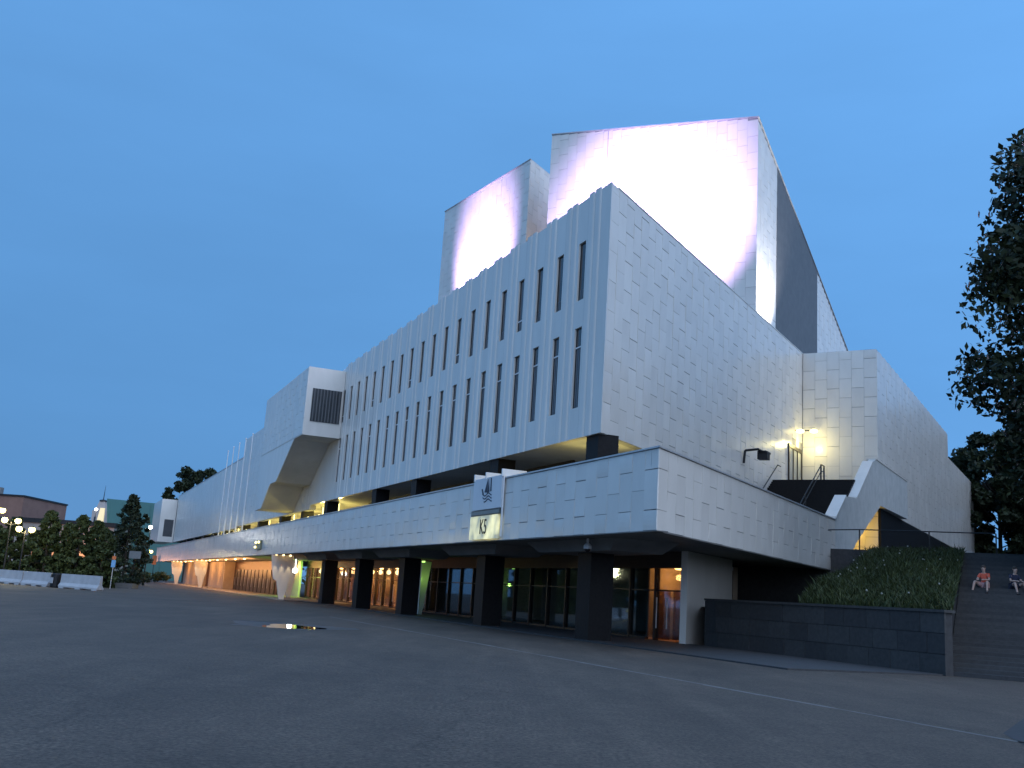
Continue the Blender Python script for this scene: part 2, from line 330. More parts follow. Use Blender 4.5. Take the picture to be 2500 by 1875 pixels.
WATER = noise_mat('puddle_water', (0.012, 0.012, 0.013), (0.016, 0.016, 0.017), 2.0, 0.02, spec=0.8)
pw = MB(); rr = random.Random(4); n_ = 26; pp = []
for i in range(n_):
    a_ = 2 * math.pi * i / n_
    k = 1.0 + 0.22 * math.sin(3 * a_ + 1) + 0.16 * (rr.random() - 0.5)
    pp.append((-7.55 + 1.15 * k * math.cos(a_), 38.8 + 1.7 * k * math.sin(a_) - 0.35 * k * math.cos(a_), 0.005))
pw.add(pp, [tuple(range(n_))]); struct('puddle', pw, WATER, fix=False)

# upper ground beyond the bank, the bank of grass, the retaining wall, the granite steps
COR = FA(-4.0, 8.45, 0)                    # free corner of the retaining wall
BS, CS = Vector((0.4384, 0.8988, 0)), Vector((0.8988, -0.4384, 0))
def FS(s, c, z): return COR + BS * s + CS * c + UP * z
up = MB()
up.prism([FS(20.6, -13, 0), FS(20.6, 40, 0), FS(160, 90, 0), FS(160, -14, 0), FS(60, -14, 0)], [FS(20.6, -13, 5.2), FS(20.6, 40, 5.2), FS(160, 90, 5.2), FS(160, -14, 5.2), FS(60, -14, 5.2)])
struct('upper_terrace', up, DARKGR)

G1, G2 = FA(3.6, 8.75, 2.02), FA(-4.0, 8.75, 2.02)
G3 = FS(20.7, 0.0, 5.22); G4 = FB(27.6, 0.25, 4.0)
def bank(u, v):
    lo = G1.lerp(G2, u); hi = G4.lerp(G3, u)
    hi.z = 3.9 + 1.34 * min(1.0, u / 0.2)
    p = lo.lerp(hi, v)
    if 0 < v < 1: p.z += 0.14 * math.sin(u * 9 + v * 5) * math.sin(v * math.pi) + 0.10 * math.sin(u * 23 + 1.3) * math.sin(v * math.pi) + 0.15 * math.sin(v * math.pi)
    return p
bk = MB(); nu, nv = 30, 26
bk.add([bank(i / nu, j / nv) for j in range(nv + 1) for i in range(nu + 1)], [(j * (nu + 1) + i, j * (nu + 1) + i + 1, (j + 1) * (nu + 1) + i + 1, (j + 1) * (nu + 1) + i) for j in range(nv) for i in range(nu)])
# skirts down to the ground so the bank is solid
edge = [bank(0, j / nv) for j in range(nv + 1)]
bk.add(edge + [Vector((p.x, p.y, 0)) for p in edge], [(j, j + 1, nv + 1 + j + 1, nv + 1 + j) for j in range(nv)])
struct('grass_bank', bk, DIRT, fix=False)
struct('bare_soil', MB().add([FA(9.5, 8.8, 1.7), FA(3.4, 8.8, 1.7), FB(28, 0.3, 1.7), FB(28, -4.9, 1.7), FB(16.3, -4.9, 1.7)], [(0, 1, 2, 3, 4)]), DIRT, fix=False)
# grass: tufts of bent blades
nb = 42000
U = rng.random(nb); Vv = rng.random(nb)
base = np.array([bank(u, v)[:] for u, v in zip(U, Vv)])
hgt = 0.14 + 0.26 * rng.random(nb) ** 2 + 0.25 * (rng.random(nb) > 0.985)
ang = rng.random(nb) * 2 * math.pi; wd = 0.018 + 0.02 * rng.random(nb); lean = hgt * (0.2 + 0.7 * rng.random(nb)); la = rng.random(nb) * 2 * math.pi
dx, dy = np.cos(ang) * wd, np.sin(ang) * wd; lx, ly = np.cos(la) * lean, np.sin(la) * lean
V = np.empty((nb, 5, 3))
V[:, 0] = base + np.stack([-dx, -dy, -0.02 + 0 * dx], 1); V[:, 1] = base + np.stack([dx, dy, -0.02 + 0 * dx], 1)
V[:, 2] = base + np.stack([dx * 0.7 + lx * 0.35, dy * 0.7 + ly * 0.35, hgt * 0.6], 1); V[:, 3] = base + np.stack([-dx * 0.7 + lx * 0.35, -dy * 0.7 + ly * 0.35, hgt * 0.6], 1)
V[:, 4] = base + np.stack([lx, ly, hgt], 1)
i0 = (np.arange(nb) * 5)[:, None]
T = np.concatenate([i0 + np.array([[0, 1, 2]]), i0 + np.array([[0, 2, 3]]), i0 + np.array([[3, 2, 4]])], 0)
go = link('grass', np_mesh('grass', V.reshape(-1, 3), T, GRASSM)); tag(go, 'rough uncut grass growing on the sloping bank', 'grass', kind='stuff')
# white clover heads in the bank
FLOW = noise_mat('pale_flower', (0.2, 0.2, 0.17), (0.34, 0.34, 0.3), 4, 0.8)
fl = MB(); rr = random.Random(12)
for i in range(30):
    u, v = rr.uniform(0.15, 1), rr.uniform(0.02, 0.95); p = bank(u, v)
    fl.ball(p + Vector((0, 0, 0.3 + 0.25 * rr.random())), 0.022 + 0.02 * rr.random(), 6, 4)
tag(link('wild_flowers', to_mesh('wild_flowers', fl, FLOW)), 'small pale flower heads scattered through the grass', 'flowers', kind='stuff')

rw = thing('retaining_wall', FA(2.7, 8.6, 0), 'low dark granite retaining wall holding back the grass bank', 'wall')
c_ = MB().A(-3.96, 9.5, 8.5, 8.8, 0, 1.98); part('core', c_, DARKGR, rw)
BLK = [noise_mat('granite_block_%s' % n, a, b, 7.0, 0.7, bump=0.2) for n, a, b in [('dark', (0.026, 0.026, 0.027), (0.042, 0.042, 0.043)), ('mid', (0.03, 0.03, 0.03), (0.05, 0.05, 0.05)), ('light', (0.035, 0.035, 0.035), (0.058, 0.057, 0.056))]]
rr = random.Random(3)
for row in range(3):
    z0 = row * 0.66; t = -4.0 - (0.5 if row % 2 else 0)
    while t < 9.5:
        w = rr.uniform(1.0, 1.35); a0, a1 = max(t, -4.0) + 0.008, min(t + w, 9.5) - 0.008
        if a1 - a0 > 0.2: part('granite_block', MB().A(a0, a1, 8.42 + rr.uniform(0, 0.02), 8.5, z0 + 0.008, z0 + 0.652), rr.choice(BLK), rw)
        t += w
part('coping', MB().A(-4.05, 9.5, 8.38, 8.86, 1.98, 2.07), BLK[2], rw)

stp = thing('granite_steps', FS(10, 4, 0), 'broad dark granite steps climbing beside the grass bank', 'steps')
NST = 40
for i in range(NST):
    part('step', MB().boxf(FS, 0.35 + i * 0.5, 0.35 + (i + 1) * 0.5 + (0.02 if i < NST - 1 else 0.0), 0.03, 9.0, max(0, i * 0.13 - 0.3), (i + 1) * 0.13), BLK[(i * 7 + i // 3) % 3], stp)
sc = MB(); sc.prism([FS(0.3, 0.0, 0), FS(20.5, 0.0, 0), FS(20.5, -0.3, 0), FS(0.3, -0.3, 0)], [FS(0.3, 0.0, 1.96), FS(20.5, 0.0, 5.28), FS(20.5, -0.3, 5.28), FS(0.3, -0.3, 1.96)])
part('side_kerb', sc, BLK[0], stp)

rl = thing('handrail', Vector((21, 51.8, 5.1)), 'thin dark metal railing along the top of the grass bank', 'railing')
rp_ = [FS(20.0, -8.3, 5.05), FS(20.2, -5.0, 5.2), FS(20.3, -1.6, 5.2), FS(20.4, 1.5, 5.2)]
for p in rp_[0:]: part('post', MB().tube(p + Vector((0, 0, -0.1)), p + Vector((0, 0, 1.02)), 0.035, seg=6), BLACKM, rl)
for i in range(len(rp_) - 1): part('rail', MB().tube(rp_[i] + Vector((0, 0, 1.02)), rp_[i + 1] + Vector((0, 0, 1.02)), 0.03, seg=6), BLACKM, rl)
# ================================================================== THE CONCERT HALL
hall = thing('concert_hall', P0, 'large white marble concert hall with two floodlit towers above its stepped wings', 'building')
TQ, NQ = 8.74, 2.42            # corner of the upper block in the A frame
SQ, CQ = 7.12, -5.62           # the same corner in the B frame
ZB, ZT = 8.70, 20.13           # underside and top of the upper block
Z0, Z1 = 4.06, 6.87            # the balcony band

# ---- marble panels: bowed slabs in staggered upright bond; the largest 300 are single parts, the rest one part
PW, PH = 0.86, 1.38
STUFF = MB(); SINGLE = {'n': 0}; PMESH = {}
def slab(mb, o, u, out, w, h, bow, tilt=0.0):
    k = 4; vs_ = []
    for j in range(k + 1):
        v = j / k; d = 0.034 + bow * (1 - (2 * v - 1) ** 2) + tilt * (v - 0.5)
        vs_ += [o + u * 0 + UP * (h * v) + out * d, o + u * w + UP * (h * v) + out * d]
    n = len(vs_); vs_ += [o, o + u * w, o + UP * h, o + u * w + UP * h]
    fs = [(2 * j, 2 * j + 1, 2 * j + 3, 2 * j + 2) for j in range(k)]
    fs += [(n, n + 1, 1, 0), (2 * k, 2 * k + 1, n + 3, n + 2), tuple([n] + [2 * j for j in range(k + 1)] + [n + 2]), tuple([n + 1] + [2 * j + 1 for j in range(k + 1)] + [n + 3])]
    mb.add(vs_, fs)
def panels(F, fixed, axis, u0, u1, z0, z1, outv, parent=None, singles=0, holes=(), pw=PW, ph=PH, topz=None, phase=0):
    """F(u,z) -> point on the wall plane; outv outward normal"""
    rr = random.Random(int(abs(u0 * 31 + z0 * 17 + u1 * 7)) + 5)
    ncol = max(1, round((u1 - u0) / pw)); w = (u1 - u0) / ncol; done = 0
    for i in range(ncol):
        ua = u0 + i * w; zt = z1 if topz is None else min(topz(ua), topz(ua + w))
        z = z0 - (ph / 2 if (i + phase) % 2 else 0.0)
        while z < zt - 0.02:
            a, b = max(z, z0), min(z + ph, zt); z += ph
            if b - a < 0.14: continue
            um, zm = ua + w / 2, (a + b) / 2
            if any(h0 < um < h1 and g0 < zm < g1 for (h0, h1, g0, g1) in holes): continue
            gw, gh = 0.006, rr.choice((0.005, 0.009, 0.014, 0.018))
            bow = rr.choice((-0.010, -0.004, 0.004, 0.008, 0.012)); tl = rr.choice((-0.003, 0.0, 0.003))
            o = F(ua + gw, a + gh); ud = (F(ua + w, a) - F(ua, a)).normalized()
            ww, hh = w - 2 * gw, b - a - 2 * gh
            if parent is not None and done < singles:
                key = (round(ww, 3), round(hh, 2), bow, tl)
                if key not in PMESH:
                    mbp = MB(); slab(mbp, Vector((0, 0, 0)), Vector((1, 0, 0)), Vector((0, -1, 0)), ww, round(hh, 2), bow, tl); PMESH[key] = to_mesh('marble_panel', mbp, MARBLE)
                p = link('marble_panel', PMESH[key], parent); p.location = o - ORG[parent.name]
                # local x -> ud, local -y -> outv
                yv = -outv; p.rotation_euler = Matrix(((ud.x, yv.x, 0), (ud.y, yv.y, 0), (0, 0, 1))).to_euler(); done += 1
            else:
                slab(STUFF, o, ud, outv, ww, hh, bow, tl)

# ---- balcony band, long front
bf = part('balcony_front', MB().A(0.42, 196, 0.04, 0.40, Z0 + 0.02, Z1 - 0.05), JOINT, hall)
def onA(n): return lambda u, z: FA(-u, n, z)          # u runs towards the corner so that u-direction x out is right-handed
panels(onA(0.04), 0, 0, -33.0, -0.02, Z0, Z1 - 0.06, -NA, bf, 999)
panels(onA(0.04), 0, 0, -195.9, -33.0, Z0, Z1 - 0.06, -NA)
cpA = [FA(-0.0986, -0.05, 0), FA(196.05, -0.05, 0), FA(196.05, 0.46, 0), FA(0.907, 0.46, 0)]
part('coping', MB().prism([p + UP * (Z1 - 0.05) for p in cpA], [p + UP * (Z1 + 0.01) for p in cpA]), ALU, bf)
# ---- balcony band, end front with the stair balustrade rising from it
be = part('balcony_end', MB().B(0.3, 25.47, -0.40, -0.04, Z0 + 0.02, Z1 - 0.05), JOINT, hall)
def onB(c): return lambda u, z: FB(u, c, z)
panels(onB(-0.04), 0, 0, 0.02, 25.47, Z0, Z1 - 0.06, C, be, 84, phase=1)
cpB = [FB(-0.0986, 0.05, 0), FB(25.6, 0.05, 0), FB(25.6, -0.46, 0), FB(0.907, -0.46, 0)]
part('coping', MB().prism([p + UP * (Z1 - 0.05) for p in cpB], [p + UP * (Z1 + 0.01) for p in cpB]), ALU, be)
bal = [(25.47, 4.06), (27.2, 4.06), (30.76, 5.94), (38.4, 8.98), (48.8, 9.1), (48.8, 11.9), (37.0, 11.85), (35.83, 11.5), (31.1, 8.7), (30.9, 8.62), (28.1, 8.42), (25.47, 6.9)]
part('stair_balustrade', MB().prism([FB(s, -0.45, z) for s, z in bal], [FB(s, 0.0, z) for s, z in bal]), MARBLE_SH, hall)
for k, q in enumerate([[(25.6, 6.98), (28.1, 8.44)], [(31.0, 8.66), (35.83, 11.52)], [(37.0, 11.87), (48.8, 11.92)]]):
    (s0, z0), (s1, z1) = q
    part('coping', MB().prism([FB(s0, -0.62, z0 - 0.03), FB(s1, -0.62, z1 - 0.03), FB(s1, 0.04, z1 - 0.03), FB(s0, 0.04, z0 - 0.03)], [FB(s0, -0.62, z0 + 0.06), FB(s1, -0.62, z1 + 0.06), FB(s1, 0.04, z1 + 0.06), FB(s0, 0.04, z0 + 0.06)]), MARBLE, hall)

# ---- balcony floor slab and the soffit below it
ring = [FA(0.45, 0.42, 0), FA(195.9, 0.42, 0), FA(195.9, 14, 0), FB(33.0, -12, 0), FB(27.0, -0.42, 0)]
part('balcony_slab', MB().prism([p + UP * (Z0 + 0.05) for p in ring], [p + UP * 4.62 for p in ring]), CONC, hall)
lip = MB().A(0.0, 196, 0.0, 0.45, Z0 - 0.03, Z0); lip.B(0.6, 27.1, -0.45, -0.02, Z0 - 0.03, Z0)
part('drip_edge', lip, CONC, hall)

# ---- upper block: long front with ribs and two rows of slot windows
wallA = MB(); ribs = []; wins = []
PITCH = 2.321; NB = 20
T0 = TQ; T1 = TQ + 1.0
DEP = 0.34
WUP = (15.22, 18.05); WLO = (10.12, 13.90)
def seg(t0, t1, z0, z1): wallA.A(t0, t1, NQ, NQ + DEP, z0, z1)
edges = []
for k in range(NB):
    w0 = TQ + 2.27 + k * PITCH; edges.append((w0, w0 + 0.70))
prev = None
for (w0, w1) in edges:
    if prev is None:
        mt4 = [FA(TQ, NQ, 0), FA(w0, NQ, 0), FA(w0, NQ + DEP, 0), FA(TQ, NQ, 0) + B * (DEP / 0.806) - C * 0.05]
        wallA.prism([p + UP * ZB for p in mt4], [p + UP * ZT for p in mt4])
    else: seg(prev, w0, ZB, ZT)
    prev = w1
    for (a, b) in ((ZB, WLO[0]), (WLO[1], WUP[0]), (WUP[1], ZT)): seg(w0, w1, a, b)
seg(prev, TQ + 56.0, ZB, ZT - 0.1)
front = part('front_wall', wallA, MARBLE, hall)
def rib(t0, w=0.58, d=0.055, z0=ZB - 0.02, z1=ZT + 0.10, par=None):
    prof = [(0, 0), (0.03, 0.03), (0.11, d), (w - 0.11, d), (w - 0.03, 0.03), (w, 0)]
    lo = [FA(t0 + a, NQ - b, z0) for a, b in prof]; hi = [FA(t0 + a, NQ - b, z1) for a, b in prof]
    part('rib', MB().prism(lo, hi), MARBLE, par)
for k in range(NB + 1):
    t = TQ + 0.92 + k * PITCH
    if t + 1.25 < TQ + 48.0:
        rib(t, par=front); rib(t + 0.63, par=front)
BLIND = noise_mat('grey_blind', (0.085, 0.092, 0.10), (0.13, 0.138, 0.148), 2.0, 0.4)
for k, (w0, w1) in enumerate(edges):
    for (za, zb, tz) in ((WLO[0], WLO[1], WLO[1] - 0.95), (WUP[0], WUP[1], WUP[0] + 0.55)):
        wnd = part('window', MB().A(w0, w1, NQ + 0.09, NQ + 0.15, za, za + 0.06).A(w0, w1, NQ + 0.09, NQ + 0.15, zb - 0.06, zb).A(w0, w0 + 0.05, NQ + 0.09, NQ + 0.15, za + 0.06, zb - 0.06).A(w1 - 0.05, w1, NQ + 0.09, NQ + 0.15, za + 0.06, zb - 0.06), BRONZE, hall)
        part('pane', MB().A(w0 + 0.05, w1 - 0.05, NQ + 0.11, NQ + 0.13, za + 0.06, zb - 0.06), PANE, wnd)
        if (za == WLO[0] and k < 14) or k % 4 == 3:
            part('transom', MB().A(w0 + 0.05, w1 - 0.05, NQ + 0.07, NQ + 0.108, tz, tz + 0.06), WHITEP, wnd)
        # pleated blinds just behind the glass read as pale uprights
        for q in range(3): part('blind', MB().A(w0 + 0.1 + q * 0.19, w0 + 0.2 + q * 0.19, NQ + 0.098, NQ + 0.109, za + 0.07, tz - 0.01), BLIND, wnd)

# ---- end wall of the upper block, the wing wall that steps out, the long side wall
ew = part('end_wall', MB().B(SQ + 0.44, 40.27, CQ - 0.5, CQ - 0.045, ZB, ZT - 0.02), JOINT, hall)
panels(onB(CQ - 0.045), 0, 0, SQ + 0.05, 40.25, ZB, ZT - 0.02, C, ew, 104, holes=((SQ + 29.3, SQ + 32.8, 9.0, 13.0),))
part('coping', MB().B(SQ + 0.75, 40.3, CQ - 0.5, CQ + 0.012, ZT - 0.02, ZT + 0.03), MARBLE, ew)
sw = part('wing_end_wall', MB().B(40.31, 40.9, CQ, -0.54, 4.0, ZT), JOINT, hall)
panels(lambda u, z: FB(40.31, CQ + u, z), 0, 0, 0.02, 5.10, 5.0, ZT, -B)
DW = part('side_wall', MB().B(40.35, 75.8, -22, -0.53, 4.0, ZT - 0.02).B(75.8, 96.5, -22, -0.53, 4.0, 17.75), JOINT, hall)
panels(onB(-0.53), 0, 0, 40.3, 75.8, 9.0, ZT, C)
panels(onB(-0.53), 0, 0, 75.8, 96.5, 9.0, 17.76, C)
part('plinth', MB().B(40.33, 97, -0.5, -0.36, 4.5, 9.0), BLACKGR, hall)

# ---- roofs and soffit of the upper block
ZR = 19.6
rb = [FA(TQ + 0.35, NQ + 0.36, 0), FA(TQ + 56, NQ + 0.36, 0), FA(TQ + 56, 34, 0), FB(40.2, CQ - 14, 0), FB(40.2, CQ - 0.55, 0), FB(SQ + 0.7, CQ - 0.55, 0)]
part('roof', MB().prism([p + UP * (ZR - 0.4) for p in rb], [p + UP * ZR for p in rb]), ROOF, hall)
sb = [FA(TQ + 0.25, NQ + 0.02, 0), FA(TQ + 178, NQ + 0.02, 0), FA(TQ + 178, NQ + 9, 0), FB(39.9, CQ - 6.0, 0), FB(39.9, CQ - 0.1, 0), FB(SQ + 0.4, CQ - 0.1, 0)]
part('soffit', MB().prism([p + UP * (ZB + 0.02) for p in sb], [p + UP * (ZB + 0.3) for p in sb]), SOFFIT, hall)

# ---- wing further along the front: lower roofs and the far bay
wing = part('wing_wall', MB().A(TQ + 56.0, TQ + 99, NQ + 0.05, NQ + 0.6, 8.3, 19.8).A(TQ + 99, TQ + 181.5, NQ + 0.05, NQ + 0.6, 8.1, 17.42).A(TQ + 181.5, TQ + 186, NQ + 0.05, NQ + 0.6, 8.1, 16.75), JOINT, hall)
part('roof', MB().A(TQ + 56.02, TQ + 98.98, NQ + 0.62, NQ + 20, ZB + 0.35, 19.5).A(TQ + 99, TQ + 186, NQ + 0.62, NQ + 20, ZB + 0.35, 16.7), ROOF, wing)
panels(onA(NQ + 0.05), 0, 0, -(TQ + 99), -(TQ + 56.0), 8.3, 19.8, -NA)
panels(onA(NQ + 0.05), 0, 0, -(TQ + 181.5), -(TQ + 99.02), 8.1, 17.42, -NA)
part('coping', MB().A(TQ + 99.05, TQ + 181.5, NQ - 0.03, NQ + 0.4, 17.42, 17.5), ALU, wing)
fb0 = TQ + 181.6
far = MB().A(fb0, fb0 + 19.5, NQ - 3.05, NQ - 0.05, 8.05, 16.7)
far = part('far_bay', far, MARBLE, hall)
part('window', MB().A(fb0 - 0.03, fb0 + 0.02, NQ - 2.15, NQ - 0.35, 9.15, 12.6), PANE, far)
part('rooflight', MB().A(TQ + 138, TQ + 143, NQ + 0.8, NQ + 2.4, 17.42, 18.1), ALU, wing)

# ---- projecting bay with folded underside
b0 = TQ + 46.86; BO = 3.25
prof = [(0, 13.84), (3.36, 13.84), (9.83, 10.61), (12.65, 10.61), (16.25, 8.45), (19.5, 8.45), (19.5, 19.68), (0, 19.72)]
bay = part('projecting_bay', MB().prism([FA(b0 + a, NQ - 0.02, z) for a, z in prof], [FA(b0 + a, NQ - BO + 0.045, z) for a, z in prof]), MARBLE, hall)
panels(onA(NQ - BO + 0.045), 0, 0, -(b0 + 19.5), -b0, 13.9, 19.68, -NA)
ww = part('window', MB().A(b0 - 0.05, b0 + 0.01, NQ - 2.72, NQ - 0.2, 15.05, 17.9), PANE, bay)
for q in range(9): part('louvre', MB().A(b0 - 0.14, b0 - 0.06, NQ - 2.6 + q * 0.27, NQ - 2.5 + q * 0.27, 15.08, 17.87), bpy.data.materials['dark_slate_cladding'], ww)
part('soffit', MB().prism([FA(b0 + a, NQ - 0.1, z - 0.012) for a, z in prof[:6]] , [FA(b0 + a, NQ - BO + 0.14, z - 0.012) for a, z in prof[:6]]) if False else MB().add([FA(b0 + a, n, z - 0.015) for a, z in prof[:6] for n in (NQ - 0.05, NQ - BO + 0.12)], [(2 * i, 2 * i + 1, 2 * i + 3, 2 * i + 2) for i in range(5)]), SOFFIT, bay)

# ---- gallery behind the band: columns, glazing, lamps
GC = [TQ + 1.0, 20.83, 34.5, 43.8, 58.9, 68.4, 79.0, 92.1, 104.1, 118.5, 130.2, 142, 154, 166]
for t in GC: part('column', MB().A(t - 0.55, t + 0.55, NQ + 0.15, NQ + 1.15, 4.62, ZB + 0.03), BLACKGR, hall)
gal = part('gallery_glazing', MB().A(17.6, 56, 5.6, 5.75, 4.62, 5.2).A(17.6, 56, 5.6, 5.75, 8.3, ZB + 0.02), BRONZE, hall)
for i in range(16):
    t = 17.6 + i * 2.4
    part('pane', MB().A(t + 0.07, t + 2.33, 5.66, 5.69, 5.2, 8.3), PANE, gal); part('mullion', MB().A(t - 0.07, t + 0.07, 5.58, 5.74, 5.2, 8.3), BRONZE, gal)
part('gallery_wall', MB().A(56.05, 186, 6.6, 6.9, 4.62, ZB + 0.02), WARMWALL, hall)
part('gallery_wall', MB().B(18.0, 36.0, CQ - 4.4, CQ - 4.1, 4.62, ZB + 0.02), WARMWALL, hall)

# ---- stair up from the balcony to the upper door
for i in range(33):
    s0 = 24.0 + i * 0.276
    part('step', MB().B(s0, s0 + 0.30 if i < 32 else s0 + 0.276, CQ + 0.02, -0.5, max(4.62, 4.62 + i * 0.163 - 0.25), 4.62 + (i + 1) * 0.163), BLACKGR, hall)
part('landing', MB().B(33.11, 40.25, CQ + 0.02, -0.5, 9.6, 10.0), BLACKGR, hall)
dr = part('door', MB().B(SQ + 29.4, SQ + 32.7, CQ + 0.0, CQ + 0.10, 12.72, 12.98), BRONZE, hall)
for q in range(4): part('jamb', MB().B(SQ + 29.4 + q * 1.07, SQ + 29.52 + q * 1.07, CQ + 0.0, CQ + 0.09, 10.0, 12.72), BRONZE, dr)
for q in range(3): part('pane', MB().B(SQ + 29.52 + q * 1.07, SQ + 30.47 + q * 1.07, CQ + 0.01, CQ + 0.04, 10.0, 12.72), noise_mat('frosted_pane%d' % q, (0.35, 0.36, 0.33), (0.42, 0.43, 0.4), 2, 0.4), dr)
for c_ in (CQ + 0.25, -2.6):
    hr = [FB(25.5, c_, 6.4), FB(33.2, c_, 11.0), FB(33.9, c_, 11.0)]
    part('handrail', MB().path(hr, [0.035] * 3, 6), BLACKM, hall)
    if c_ == -2.6:
        for s, z in ((33.1, 10.0), (33.9, 10.0), (29.3, 7.6), (26, 5.6)): part('rail_post', MB().tube(FB(s, c_, z), FB(s, c_, z + 1.0), 0.05, seg=6), BLACKM, hall)
        part('handrail', MB().path([FB(25.5, c_, 6.0), FB(33.2, c_, 10.6), FB(33.9, c_, 10.6)], [0.025] * 3, 6), BLACKM, hall)

# ---- towers
def tower_box(name, o, u, w, v, d, zf, z0, mat=JOINT):
    """o front corner; u along the front (width w), v into depth d; zf(a,b) roof height"""
    q = [(0, 0), (w, 0), (w, d), (0, d)]
    return part(name, MB().prism([o + u * a + v * b + UP * z0 for a, b in q], [o + u * a + v * b + UP * zf(a, b) for a, b in q]), mat, hall)
TC = Vector((18.039, 73.828, 0))
zr = lambda a, b: 39.75 - 0.36 * b + 0.105 * a
tw = tower_box('main_tower', TC - C * 0.05 + B * 0.05, -C, 18.5, B, 36.0, zr, 19.0)
panels(lambda u, z: TC + C * (u - 18.54) + B * 0.05 + UP * z, 0, 0, 0.0, 18.54, 19.6, 42, -B, topz=lambda u: 39.75 + 0.105 * (18.54 - u))
panels(lambda u, z: TC - C * 0.05 + B * u + UP * z, 0, 0, 0.02, 5.4, 19.6, 40, C, topz=lambda u: 39.73 - 0.36 * u)
panels(lambda u, z: TC - C * 0.05 + B * u + UP * z, 0, 0, 18.84, 36.0, 19.6, 40, C, topz=lambda u: 39.73 - 0.36 * u)
part('dark_cladding', MB().prism([TC + B * 5.42 - C * 0.04 + UP * 19.6, TC + B * 18.8 - C * 0.04 + UP * 19.6, TC + B * 18.8 + C * 0.0 + UP * 19.6, TC + B * 5.42 + UP * 19.6],
     [TC + B * 5.42 - C * 0.04 + UP * 37.78, TC + B * 18.8 - C * 0.04 + UP * 32.96, TC + B * 18.8 + UP * 32.96, TC + B * 5.42 + UP * 37.78]), SLATE, tw)  # flush panel of dark cladding, level with the marble
q = [(-0.06, -0.06), (18.56, -0.06), (18.56, 36.05), (-0.06, 36.05)]
part('coping', MB().prism([TC - C * a + B * b + UP * (zr(a, b) + 0.0) for a, b in q], [TC - C * a + B * b + UP * (zr(a, b) + 0.08) for a, b in q]), ALU, tw)
part('expansion_joint', MB().prism([TC - C * 13.0 - B * 0.02 + UP * 19.6, TC - C * 13.06 - B * 0.02 + UP * 19.6, TC - C * 13.06 + B * 0.02 + UP * 19.6, TC - C * 13.0 + B * 0.02 + UP * 19.6],
     [p + UP * 21.45 for p in [TC - C * 13.0 - B * 0.02 + UP * 19.6, TC - C * 13.06 - B * 0.02 + UP * 19.6, TC - C * 13.06 + B * 0.02 + UP * 19.6, TC - C * 13.0 + B * 0.02 + UP * 19.6]]), JOINT, tw)
LC, LL = Vector((0.386, 88.0, 0)), Vector((-8.326, 102.658, 0))
dl = (LL - LC).normalized(); wl_ = (LL - LC).length; no = Vector((-dl.y, dl.x, 0));
if no.dot(Vector((-1, -1, 0))) < 0: no = -no
lt = part('side_tower', MB().prism([p + UP * 19.0 for p in (LC - no * 0.05 + B * 0.06, LL - no * 0.05, LL + B * 14, LC + B * 14)], [p + UP * 41.35 for p in (LC - no * 0.05 + B * 0.06, LL - no * 0.05, LL + B * 14, LC + B * 14)]), JOINT, hall)
panels(lambda u, z: LL - no * 0.05 - dl * u + UP * z, 0, 0, 0.0, wl_, 19.6, 41.37, no)
panels(lambda u, z: LC + B * u + C * 0.004 + UP * z, 0, 0, 0.05, 14.0, 19.6, 41.37, C)
cp = [LC + (no - dl) * 0.05, LL + no * 0.05 + dl * 0.05, LL + B * 14, LC + B * 14 + C * 0.02]
part('coping', MB().prism([p + UP * 41.37 for p in cp], [p + UP * 41.45 for p in cp]), ALU, lt)
part('vent_box', MB().B(43.2, 44.0, -2.2, -1.4, ZT - 0.02, ZT + 0.75), BLACKM, hall)
part('vent_box', MB().B(43.35, 43.85, -1.4, -1.15, ZT + 0.2, ZT + 0.4), BLACKM, hall)

sto = link('marble_cladding', to_mesh('marble_cladding', STUFF, MARBLE, P0), hall); sto['kind'] = 'stuff'; sto['label'] = 'staggered upright white marble slabs'
ORG[sto.name] = P0

# ---- arcade at ground level
AC = [9.8, 21.6, 35.4, 46.4, 57.3]
for t in AC:
    cl = part('column', MB().A(t - 0.6, t + 0.6, 2.5, 3.6, 0.0, 3.64), BLACKGR, hall)
    a = MB().prism([FA(t - 3.3, 1.9, 3.64), FA(t + 3.3, 1.9, 3.64), FA(t + 3.3, 4.3, 3.64), FA(t - 3.3, 4.3, 3.64)], [FA(t - 4.1, 1.6, Z0 + 0.04), FA(t + 4.1, 1.6, Z0 + 0.04), FA(t + 4.1, 4.6, Z0 + 0.04), FA(t - 4.1, 4.6, Z0 + 0.04)])
    part('capital', a, CONC, cl)
def fin(t, n0, par):
    pr = [(1.05, 0.0), (1.47, 0.0), (1.70, 1.45), (1.97, 2.4), (2.05, 4.05), (0.0, 4.05), (0.12, 3.0), (0.35, 1.85), (0.67, 1.65)]
    return part('fin', MB().prism([FA(t, n0 + a, z) for a, z in pr], [FA(t + 0.28, n0 + a, z) for a, z in pr]), MARBLE, par)
for t, n0 in ((67.0, -0.3), (133, 0.4), (165, 0.1)):
    fin(t, n0 + 0.2, hall)
    for q in (0.35, 1.0, 1.65):
        sp = part('downlight', MB().tube(FA(t - 0.32, n0 + 0.2 + q, 4.1), FA(t - 0.32, n0 + 0.2 + q, 3.98), 0.09, seg=8), G_WARM, hall)
        lamp('SPOT', FA(t - 0.32, n0 + 0.2 + q, 3.94), 150, (1.0, 0.78, 0.48), sp, FA(t - 0.1, n0 + 0.2 + q, 0), 0.03, 36, 0.6)
